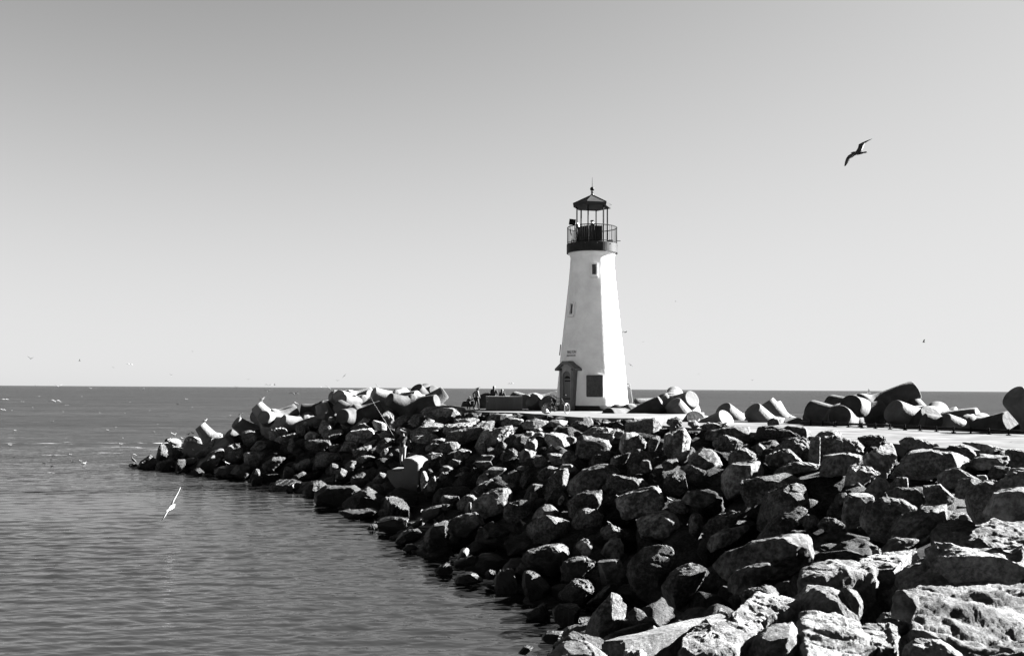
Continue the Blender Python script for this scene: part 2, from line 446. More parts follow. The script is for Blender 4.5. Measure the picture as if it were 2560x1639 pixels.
# ------------------------------------------------------------------ water
def sea_material():
    m, nt, b = new_mat('sea_water')
    ge = nt.nodes.new('ShaderNodeNewGeometry')
    pos = ge.outputs['Position']
    def wave(scale, rot, stretch, detail, rough=0.55, dist=0.6):
        r = mapping(nt, pos, (1, 1, 1), (0, 0, rad(rot)))
        s = mapping(nt, r.outputs['Vector'], (stretch, 1.0, 1.0))
        return noise_tex(nt, s.outputs['Vector'], scale, detail, rough, dist)
    sx = nd(nt, 'ShaderNodeSeparateXYZ'); nt.links.new(pos, sx.inputs[0])
    # open sea beyond the jetty head is rougher than the sheltered channel
    nb = noise_tex(nt, pos, 0.05, 3, 0.5)
    yy = nd(nt, 'ShaderNodeMath', operation='MULTIPLY_ADD'); yy.inputs[1].default_value = 34.0
    nt.links.new(nb.outputs['Fac'], yy.inputs[0]); nt.links.new(sx.outputs['Y'], yy.inputs[2])
    op = nd(nt, 'ShaderNodeMapRange'); op.inputs['From Min'].default_value = 66; op.inputs['From Max'].default_value = 112
    nt.links.new(yy.outputs[0], op.inputs['Value'])
    w1 = wave(1.5, -9, 0.5, 3, 0.5, 0.6)     # ripples of the channel
    w2 = wave(5.0, 8, 0.6, 3, 0.55, 0.4)
    w3 = wave(0.14, -4, 0.5, 5, 0.66, 0.4)    # sea waves
    w4 = wave(0.7, 7, 0.5, 4, 0.6, 0.4)
    cs = nd(nt, 'ShaderNodeMapRange'); cs.inputs['From Min'].default_value = 38; cs.inputs['From Max'].default_value = 75; cs.inputs['To Min'].default_value = 0.08; cs.inputs['To Max'].default_value = 1.0
    nt.links.new(sx.outputs['Y'], cs.inputs['Value'])
    b1 = bump(nt, w1.outputs['Fac'], 1.0, 0.07); nt.links.new(cs.outputs[0], b1.inputs['Strength'])
    b2 = bump(nt, w2.outputs['Fac'], 0.8, 0.01, b1)
    b3 = bump(nt, w3.outputs['Fac'], 1.0, 2.2, b2); nt.links.new(op.outputs[0], b3.inputs['Strength'])
    b4 = bump(nt, w4.outputs['Fac'], 1.0, 0.5, b3); nt.links.new(op.outputs[0], b4.inputs['Strength'])
    nrm = b4.outputs['Normal']
    gl = nt.nodes.new('ShaderNodeBsdfGlossy'); gl.inputs['Roughness'].default_value = 0.06
    df = nt.nodes.new('ShaderNodeBsdfDiffuse')
    # clear water over dark bottom in the channel, greener and chalkier sea outside
    dm = nd(nt, 'ShaderNodeMapRange'); dm.inputs['To Min'].default_value = 0.006; dm.inputs['To Max'].default_value = 0.008
    nt.links.new(op.outputs[0], dm.inputs['Value']); nt.links.new(dm.outputs[0], df.inputs['Color'])
    # foam streaks where the channel meets the sea
    nt.links.new(nrm, gl.inputs['Normal'])
    fr = nt.nodes.new('ShaderNodeFresnel'); fr.inputs['IOR'].default_value = 1.33
    nt.links.new(nrm, fr.inputs['Normal'])
    fm = nd(nt, 'ShaderNodeMapRange'); fm.inputs['To Min'].default_value = 1.0; fm.inputs['To Max'].default_value = 0.33
    nt.links.new(op.outputs[0], fm.inputs['Value'])
    fx = nd(nt, 'ShaderNodeMath', operation='MULTIPLY'); nt.links.new(fr.outputs['Fac'], fx.inputs[0]); nt.links.new(fm.outputs[0], fx.inputs[1])
    # wind streaks: stronger and weaker sky reflection painted in by noise
    wa = wave(0.45, -3, 0.42, 5, 0.65, 0.5); wb = wave(0.05, 3, 0.3, 6, 0.7, 0.6)
    wm = nd(nt, 'ShaderNodeMath', operation='MULTIPLY'); nt.links.new(wa.outputs['Fac'], wm.inputs[0]); nt.links.new(wb.outputs['Fac'], wm.inputs[1])
    wr = nd(nt, 'ShaderNodeMapRange'); wr.inputs['From Min'].default_value = 0.14; wr.inputs['From Max'].default_value = 0.38; wr.inputs['To Min'].default_value = 0.15; wr.inputs['To Max'].default_value = 2.6
    nt.links.new(wm.outputs[0], wr.inputs['Value'])
    wx = nt.nodes.new('ShaderNodeMix'); wx.data_type = 'FLOAT'; wx.inputs['A'].default_value = 1.0
    nt.links.new(op.outputs[0], wx.inputs['Factor']); nt.links.new(wr.outputs[0], wx.inputs['B'])
    fy = nd(nt, 'ShaderNodeMath', operation='MULTIPLY'); nt.links.new(fx.outputs[0], fy.inputs[0]); nt.links.new(wx.outputs['Result'], fy.inputs[1]); fx = fy
    mix = nt.nodes.new('ShaderNodeMixShader')
    nt.links.new(fx.outputs[0], mix.inputs['Fac']); nt.links.new(df.outputs[0], mix.inputs[1]); nt.links.new(gl.outputs[0], mix.inputs[2])
    # foam
    fo = nt.nodes.new('ShaderNodeBsdfDiffuse'); fo.inputs['Color'].default_value = g3(0.3)
    fv = mapping(nt, pos, (0.22, 0.6, 1.0))
    fn = noise_tex(nt, fv.outputs['Vector'], 0.9, 8, 0.7, 0.8)
    # the belt of broken water: a band near y = 84..100 m left of the jetty head
    wn = noise_tex(nt, pos, 0.045, 3, 0.5)
    wy = nd(nt, 'ShaderNodeMath', operation='MULTIPLY_ADD'); wy.inputs[1].default_value = 80.0; nt.links.new(wn.outputs['Fac'], wy.inputs[0]); nt.links.new(sx.outputs['Y'], wy.inputs[2])
    bd = nd(nt, 'ShaderNodeMath', operation='SUBTRACT'); nt.links.new(wy.outputs[0], bd.inputs[0]); bd.inputs[1].default_value = 136.0
    ab = nd(nt, 'ShaderNodeMath', operation='ABSOLUTE'); nt.links.new(bd.outputs[0], ab.inputs[0])
    bl = nd(nt, 'ShaderNodeMapRange'); bl.inputs['From Min'].default_value = 0; bl.inputs['From Max'].default_value = 15; bl.inputs['To Min'].default_value = 0.045; bl.inputs['To Max'].default_value = -0.06
    nt.links.new(ab.outputs[0], bl.inputs['Value'])
    xm = nd(nt, 'ShaderNodeMapRange'); xm.inputs['From Min'].default_value = -18; xm.inputs['From Max'].default_value = -5; xm.inputs['To Min'].default_value = 0.0; xm.inputs['To Max'].default_value = -0.2
    nt.links.new(sx.outputs['X'], xm.inputs['Value'])
    s1 = nd(nt, 'ShaderNodeMath', operation='ADD'); nt.links.new(bl.outputs[0], s1.inputs[0]); nt.links.new(fn.outputs['Fac'], s1.inputs[1])
    s2 = nd(nt, 'ShaderNodeMath', operation='ADD'); nt.links.new(s1.outputs[0], s2.inputs[0]); nt.links.new(xm.outputs[0], s2.inputs[1])
    fmk = nd(nt, 'ShaderNodeMapRange'); fmk.inputs['From Min'].default_value = 0.62; fmk.inputs['From Max'].default_value = 0.76; fmk.inputs['To Max'].default_value = 0.75
    nt.links.new(s2.outputs[0], fmk.inputs['Value'])
    mix2 = nt.nodes.new('ShaderNodeMixShader')
    nt.links.new(fmk.outputs[0], mix2.inputs['Fac']); nt.links.new(mix.outputs[0], mix2.inputs[1]); nt.links.new(fo.outputs[0], mix2.inputs[2])
    nt.links.new(mix2.outputs[0], nt.nodes['Material Output'].inputs['Surface'])
    return m
MAT['sea'] = sea_material()
def build_sea():
    g = np.concatenate([-np.geomspace(60000, 4, 36), np.geomspace(4, 60000, 36)])
    X, Y = np.meshgrid(g, g + 35.0)
    V = np.stack([X.ravel(), Y.ravel(), X.ravel() * 0], 1)
    n = len(g); idx = np.arange(n * n).reshape(n, n)
    F = np.stack([idx[:-1, :-1], idx[:-1, 1:], idx[1:, 1:], idx[1:, :-1]], -1).reshape(-1, 4)
    tag(link('sea', np_mesh('sea', V, F), MAT['sea']), kind='structure')
build_sea()
# the sheltered channel: real ripples, finer where they are near
def build_channel():
    rg = np.random.RandomState(3)
    ys = [14.0]
    while ys[-1] < 104: ys.append(ys[-1] + max(.036, ys[-1] ** 2 / 13690 * .62))
    ys = np.array(ys); us = np.concatenate([np.linspace(-1.7, -.67, 150), np.linspace(-.66, .10, 760)])
    Y, U = np.meshgrid(ys, us, indexing='ij'); X = U * Y + 0 * Y
    st = np.maximum(.036, Y ** 2 / 13690 * .62)
    Z = np.zeros_like(X)
    gust = .75 + .6 * fbm(np.stack([X.ravel() * .05, Y.ravel() * .05, X.ravel() * 0], 1), 3).reshape(X.shape)
    for i in range(90):
        lam = math.exp(rg.uniform(math.log(.13), math.log(1.5)))
        th = rad(90 + 8) + rg.normal() * .36
        k = 2 * PI / lam
        A = .0185 / k * rg.uniform(.5, 1.4)
        ph = k * (math.cos(th) * X + math.sin(th) * Y) + rg.uniform(0, 6.28)
        s_ = np.sin(ph)
        # attenuate what the mesh cannot carry
        Z += A * (s_ + .25 * np.sin(2 * ph + 1.2)) * np.clip((lam / st - 2.2) / 2.5, 0, 1) * (gust if lam < 2 else 1)
    edge = np.clip((104 - Y) / 12, 0, 1) * np.clip((U + 1.7) / .1, 0, 1) * np.clip((.10 - U) / .02, 0, 1)
    Z = (Z + .05) * edge + .004
    V = np.stack([X.ravel(), Y.ravel(), Z.ravel()], 1)
    idx = np.arange(X.size).reshape(X.shape)
    F = np.stack([idx[:-1, :-1], idx[:-1, 1:], idx[1:, 1:], idx[1:, :-1]], -1).reshape(-1, 4)
    tag(link('channel_water', np_mesh('channel_water', V, F), MAT['sea']), kind='structure')
build_channel()

# ------------------------------------------------------------------ path and lighthouse slab
bm = bmesh.new()
pp = [(26, 14), (16, 20), (12.2, 28.5), (10.6, 34.5), (7.2, 43), (5.2, 50), (12, 53.5), (14.6, 46.3), (19.6, 36.9), (27, 26), (40, 12)]
prism(bm, [(x, y) for x, y in pp], 0, 0.5)
for v in bm.verts: v.co = Vector((v.co.x, v.co.z, PATH_Z - v.co.y))
tag(obj('path', bm, MAT['path']), kind='structure')
bm = bmesh.new()
sp = [(9.1, 52.9), (5.6, 45.5), (3.4, 45.6), (0.4, 54.3), (-1.9, 56.2), (-2.8, 59), (-2.5, 66.5), (4, 70), (9.5, 67), (11.2, 58)]
prism(bm, [(x, y) for x, y in sp], 0, 0.45)
for v in bm.verts: v.co = Vector((v.co.x, v.co.z, SLAB_Z - v.co.y))
bmesh.ops.bevel(bm, geom=[e for e in bm.edges if all(v.co.z > SLAB_Z - 0.01 for v in e.verts)], offset=0.03, segments=1, affect='EDGES')
tag(obj('pavement', bm, MAT['slab']), kind='structure')

# ------------------------------------------------------------------ lighthouse
LX = 1479.8
LY = 59.2 + 2.1
LB = at(LX, 1027, LY); LB.z = SLAB_Z
SC = LY / FPX
def lz(py):                       # height above the slab of a photo row, at the axis
    return at(LX, py, LY).z - SLAB_Z
def lr(pix): return pix * SC * 0.997
lh = empty('lighthouse', LB, 'white tapering lighthouse with dark gallery and open lantern at the head of the jetty', 'lighthouse')
TOP = lz(650)
TPROF = [(lr(91), 0.0), (lr(90), lz(1011)), (lr(85.5), lz(960)), (lr(80.3), lz(903)), (lr(72.5), lz(830)), (lr(65.0), lz(761)), (lr(61.6), lz(730)), (lr(57.6), lz(690)), (lr(54.2), lz(646))]
def trad(z):
    for (r0, z0), (r1, z1) in zip(TPROF, TPROF[1:]):
        if z0 <= z <= z1: return r0 + (r1 - r0) * (z - z0) / (z1 - z0)
    return TPROF[-1][0]
ZD0, ZD1 = lz(634), lz(612)       # deck band bottom, top
band_h = lz(1012.5)
bm = bmesh.new()
prof = [(trad(z), z) for z in np.linspace(0.0, lz(646), 40)] + [(lr(54.6), lz(643)), (lr(57), lz(638.5)), (lr(60.5), ZD0), (0, ZD0)]
lathe(bm, prof, 96)
tower = obj('tower', bm, MAT['plaster'], lh, smooth=True)
bm = bmesh.new()
lathe(bm, [(trad(0) + .035, 0.0), (trad(band_h) + .035, band_h), (trad(band_h) - .02, band_h + .004)], 96)
obj('base_band', bm, MAT['band_paint'], lh, smooth=True)
RD = lr(64.3)
bm = bmesh.new()
lathe(bm, [(0, ZD0 + .002), (RD, ZD0 + .002), (RD, ZD1), (RD - .02, ZD1 + .02), (0, ZD1 + .02)], 72)
deck = obj('gallery_deck', bm, MAT['dark_paint'], lh)
for a in (-110, -84, -50, -140, -20):
    bm = bmesh.new()
    p = Vector((math.cos(rad(a)), math.sin(rad(a)), 0)) * (RD + .002)
    r_ = bmesh.ops.create_uvsphere(bm, u_segments=8, v_segments=6, radius=.035, matrix=Matrix.Translation((p.x, p.y, ZD1 - .09)))
    obj('bolt', bm, MAT['chrome'], deck)
# railing
RH = lz(569) - 0.02
rail = bmesh.new()
def ringpts(r, z, n=72): return [(r * math.cos(2 * PI * k / n), r * math.sin(2 * PI * k / n), z) for k in range(n + 1)]
tube(rail, ringpts(RD - .05, RH), 0.028, 8)
tube(rail, ringpts(RD - .05, ZD1 + .10), 0.022, 8)
for k in range(64):
    a = 2 * PI * k / 64
    x, y = (RD - .05) * math.cos(a), (RD - .05) * math.sin(a)
    tube(rail, [(x, y, ZD1 + .01), (x, y, RH)], 0.024 if k % 8 == 0 else 0.011, 6)
obj('railing', rail, MAT['metal_dark'], lh, smooth=True)
bm = bmesh.new()
tube(bm, [(RD - .1, -.1, ZD1 + .24), (RD + .17, -.12, ZD1 + .24)], 0.02, 8)
obj('drain_pipe', bm, MAT['metal_dark'], lh)
# lantern: hexagon
HR, ER = lr(39.7), lr(50.1)
CA = [-10.6, 49.4, 109.4, 169.4, 229.4, 289.4]
def hexp(r, a, z): return Vector((r * math.cos(rad(-a)), r * math.sin(rad(-a)), z))
ZEB, ZET, ZAP = lz(519.5), lz(511), lz(489)
for a in CA:
    bm = bmesh.new(); p = hexp(HR, a, 0)
    box(bm, (p.x, p.y, (ZD1 + ZEB) / 2 + .03), (.065, .065, ZEB - ZD1 + .06), rad(-a))
    obj('lantern_post', bm, MAT['metal_dark'], lh)
for a in (49.4, 109.4, 169.4):
    bm = bmesh.new()
    p, q = hexp(HR - .05, a, 0), hexp(HR - .05, a + 60, 0); mid = (p + q) / 2
    ln = (q - p).length
    if a < 160:
        box(bm, (mid.x, mid.y, (ZD1 + RH) / 2 + .03), (ln - .07, .03, RH - ZD1 - .0), math.atan2(q.y - p.y, q.x - p.x))
        obj('lantern_panel', bm, MAT['dark_paint'], lh)
    else: bm.free()
bm = bmesh.new()
e0 = [bm.verts.new(hexp(ER - .03, a, ZEB)) for a in CA]; e1 = [bm.verts.new(hexp(ER, a, ZET)) for a in CA]
ap = [bm.verts.new(hexp(.09, a, ZAP)) for a in CA]
for k in range(6):
    j = (k + 1) % 6
    bm.faces.new((e0[k], e0[j], e1[j], e1[k])); bm.faces.new((e1[k], e1[j], ap[j], ap[k]))
bm.faces.new(ap); bm.faces.new(e0[::-1])
roof = obj('lantern_roof', bm, MAT['roof'], lh)
bm = bmesh.new()
for a in CA: tube(bm, [hexp(ER + .005, a, ZET + .012), hexp(.09, a, ZAP + .02)], .022, 6)
obj('ridge', bm, MAT['metal_dark'], roof)
bm = bmesh.new()
u = SC
zb = lz(472.5)
lathe(bm, [(.10, ZAP - .01), (.11, ZAP + .05), (.07, ZAP + .1), (.055, ZAP + .17), (.09, ZAP + .2), (.09, ZAP + .23), (.05, ZAP + .26), (.05, zb - .13)] +
      [(.135 * math.cos(t), zb + .135 * math.sin(t)) for t in np.linspace(-1.2, 1.5, 9)] + [(0, zb + .136)], 20)
obj('finial', bm, MAT['iron'], roof, smooth=True)
bm = bmesh.new(); tube(bm, [(0, 0, zb + .12), (0, 0, lz(443.5))], [.02, .008], 6)
obj('lightning_rod', bm, MAT['metal_dark'], roof)
# beacon lamp on its pedestal
bm = bmesh.new(); box(bm, (0, 0, (ZD1 + lz(562)) / 2), (.16, .16, lz(562) - ZD1), 0.3)
ped = obj('lamp_pedestal', bm, MAT['metal_dark'], lh)
bm = bmesh.new(); zl = lz(562)
lathe(bm, [(0, zl), (.12, zl), (.12, zl + .05), (.07, zl + .06), (0, zl + .06)], 16)
obj('lamp_base', bm, MAT['iron'], ped)
bm = bmesh.new(); lathe(bm, [(.0, zl + .2), (.11, zl + .2), (.12, zl + .25), (.1, zl + .28), (0, zl + .29)], 16)
obj('lamp_cap', bm, MAT['iron'], ped)
bm = bmesh.new(); lathe(bm, [(0, zl + .06), (.085, zl + .062), (.095, zl + .13), (.085, zl + .2), (0, zl + .2)], 16)
obj('lamp_lens', bm, MAT['trim_white'], ped, smooth=True)
# tilted box on the left of the gallery, white dome beside it, dark box on the right
xb = (1428.5 - LX) * SC
bm = bmesh.new()
Mx = Matrix.Translation((xb, -.55, lz(559))) @ Matrix.Rotation(rad(-24), 4, 'X') @ Matrix.Rotation(rad(8), 4, 'Y')
box(bm, (0, 0, 0), (.40, .06, .40), mat=Mx, bev=.01); box(bm, (0, -.035, .08), (.30, .02, .14), mat=Mx)
pan = obj('solar_panel', bm, MAT['metal_dark'], lh)
bm = bmesh.new()
for dx in (-.15, .15):
    tube(bm, [(xb + dx, -.5, lz(566)), (xb + dx * .6 + .05, -.55, ZD1 + .02)], .018, 6)
    tube(bm, [(xb + dx, -.45, lz(570)), (xb + .25 + dx, -.35, ZD1 + .02)], .014, 6)
obj('panel_stand', bm, MAT['metal_dark'], pan)
bm = bmesh.new(); xd = (1443 - LX) * SC
lathe(bm, [(0, lz(568)), (.12, lz(568)), (.125, lz(564)), (.09, lz(559)), (.04, lz(556.5)), (0, lz(556))], 16, (xd, .1, 0))
tube(bm, [(xd, .1, ZD1 + .02), (xd, .1, lz(567))], .035, 8)
obj('antenna_dome', bm, MAT['trim_white'], lh, smooth=True)
bm = bmesh.new(); box(bm, ((1526 - LX) * SC, .2, ZD1 + .18), (.26, .3, .32), 0.3, bev=.02); box(bm, ((1532 - LX) * SC, .25, ZD1 + .1), (.2, .3, .2), 0.5, bev=.02)
obj('battery_box', bm, MAT['iron'], lh)

def wall_frame(theta, zc):
    """frame on the tower wall: x along the wall, y inward, z up; theta from the camera side to the right"""
    th = rad(theta)
    n = Vector((math.sin(th), -math.cos(th), 0))
    t = Vector((math.cos(th), math.sin(th), 0))
    r = trad(zc)
    M = Matrix(((t.x, -n.x, 0, n.x * r), (t.y, -n.y, 0, n.y * r), (0, 0, 1, zc), (0, 0, 0, 1)))
    lean = math.atan((trad(zc - .5) - trad(zc + .5)))
    return M @ Matrix.Rotation(lean * -1, 4, 'X')
for th, zc in ((0.0, lz(680.5)), (-51.5, lz(776))):
    M = wall_frame(th, zc)
    w, h = .235, .62
    bm = bmesh.new()
    for sx_ in (-1, 1): box(bm, (sx_ * (w / 2 + .05), -.02, .0), (.10, .16, h + .2), mat=M, bev=.008)
    box(bm, (0, -.018, h / 2 + .05), (w - .002, .155, .1), mat=M); box(bm, (0, -.018, -h / 2 - .05), (w - .002, .155, .1), mat=M)
    win = obj('window', bm, MAT['trim_white'], lh)
    bm = bmesh.new(); box(bm, (0, -.045, -h / 2 - .14), (.47, .24, .09), mat=M, bev=.012)
    obj('sill', bm, MAT['trim_white'], win)
    bm = bmesh.new(); box(bm, (0, .01, 0), (w + .02, .03, h + .02), mat=M)
    obj('pane', bm, MAT['glass'], win)
# dark bronze plaque in a white moulding
M = wall_frame(-0.9, lz(965))
def rrect(w, h, r, n=5):
    out = []
    for cx, cz, a in ((w / 2 - r, h / 2 - r, 0), (-w / 2 + r, h / 2 - r, 90), (-w / 2 + r, -h / 2 + r, 180), (w / 2 - r, -h / 2 + r, 270)):
        for k in range(n + 1):
            t = rad(a + 90 * k / n); out.append((cx + r * math.cos(t), cz + r * math.sin(t)))
    return out
bm = bmesh.new(); prism(bm, rrect(1.06, 1.40, .10), -.07, .25, M)
plq = obj('plaque_frame', bm, MAT['plaster'], lh)
bm = bmesh.new(); prism(bm, rrect(.955, 1.30, .07), -.085, -.06, M)
obj('plaque', bm, MAT['plaque'], plq)
# porch
PT = -45
th = rad(PT)
zb0 = lz(1000)
n = Vector((math.sin(th), -math.cos(th), 0)); t = Vector((math.cos(th), math.sin(th), 0))
PO = n * (trad(0) + .12)
PM = Matrix(((t.x, -n.x, 0, PO.x), (t.y, -n.y, 0, PO.y), (0, 0, 1, 0), (0, 0, 0, 1)))
PW = 1.08
zeave = lz(927)
bm = bmesh.new()
for s in (-1, 1): box(bm, (s * (PW / 2 - .09), .22, zeave / 2), (.18, .44, zeave), mat=PM)
porch = obj('porch', bm, MAT['porch'], lh)
bm = bmesh.new()          # arched wall round the door
aw, ah = .64, zeave - .36
arch = [(aw / 2, 0), (aw / 2, ah)] + [(aw / 2 * math.cos(a), ah + aw / 2 * math.sin(a)) for a in np.linspace(0.2, PI - .2, 12)] + [(-aw / 2, ah), (-aw / 2, 0)]
outer = [(-PW / 2 + .181, 0), (-PW / 2 + .181, zeave + .12), (PW / 2 - .181, zeave + .12), (PW / 2 - .181, 0)]
prism(bm, arch + outer, .01, .20, PM)
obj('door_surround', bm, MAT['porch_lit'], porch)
bm = bmesh.new()
dp = [(x * .995, z * .995) for x, z in arch]
prism(bm, dp, .09, .13, PM)
door = obj('door', bm, MAT['door'], lh)
for zz, hh in ((.74 * (zeave), .07), (.30 * zeave, .07)):
    bm = bmesh.new(); box(bm, (.05, .082, zz), (.5, .018, hh), mat=PM)
    obj('hinge_strap', bm, MAT['iron'], door)
bm = bmesh.new(); prism(bm, [(-.25, .80 * zeave), (.25, .80 * zeave), (.2, .83 * zeave), (.06, .86 * zeave), (-.06, .86 * zeave), (-.2, .83 * zeave)], .076, .091, PM)
obj('door_window', bm, MAT['iron'], door)
bm = bmesh.new(); tube(bm, [PM @ Vector((-.25, .07, .42 * zeave)), PM @ Vector((-.25, .07, .36 * zeave))], .02, 6)
obj('handle', bm, MAT['iron'], door)
bm = bmesh.new()
zr = lz(904.5)
gab = [(-.80, zeave - .02), (-.80, zeave + .10), (-.2, zr), (.2, zr), (.80, zeave + .10), (.80, zeave - .02), (.20, zr - .2), (-.20, zr - .2)]
prism(bm, gab, -.16, .75, PM)
obj('porch_roof', bm, MAT['porch'], porch)
bm = bmesh.new()
prism(bm, [(-.5, zeave + .13), (.5, zeave + .13), (.17, zr - .21), (-.17, zr - .21)], -.02, .4, PM)
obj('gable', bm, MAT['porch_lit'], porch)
# small notice board seen edge-on at the left of the tower
bm = bmesh.new()
Mn = wall_frame(-94, lz(875))
box(bm, (0, -.06, 0), (.5, .05, .66), mat=Mn, bev=.01)
obj('side_board', bm, MAT['dark_paint'], lh)
# lettering bent round the tower
def lettering(txt, size, theta, zc, wid):
    cu = bpy.data.curves.new('lettering', 'FONT'); cu.body = txt; cu.size = size; cu.extrude = .008; cu.align_x = 'CENTER'; cu.offset = size * .012
    ob = bpy.data.objects.new('lettering_src', cu); C.objects.link(ob)
    dg = bpy.context.evaluated_depsgraph_get()
    me = bpy.data.meshes.new_from_object(ob.evaluated_get(dg))
    bpy.data.objects.remove(ob)
    xs = [v.co.x for v in me.vertices]; k = wid / (max(xs) - min(xs)); x0 = (max(xs) + min(xs)) / 2
    for v in me.vertices:
        s = (v.co.x - x0) * k; z = zc + v.co.y; r = trad(z) + .012 + v.co.z
        a = rad(theta) + s / r
        v.co = Vector((r * math.sin(a), -r * math.cos(a), z))
    o = bpy.data.objects.new('lettering', me); C.objects.link(o); me.materials.append(MAT['letter']); o.parent = lh
    return o
lettering('WALTON', .27, -45, lz(885.5), .72)
lettering('LIGHTHOUSE', .17, -45, lz(892.6), .72)
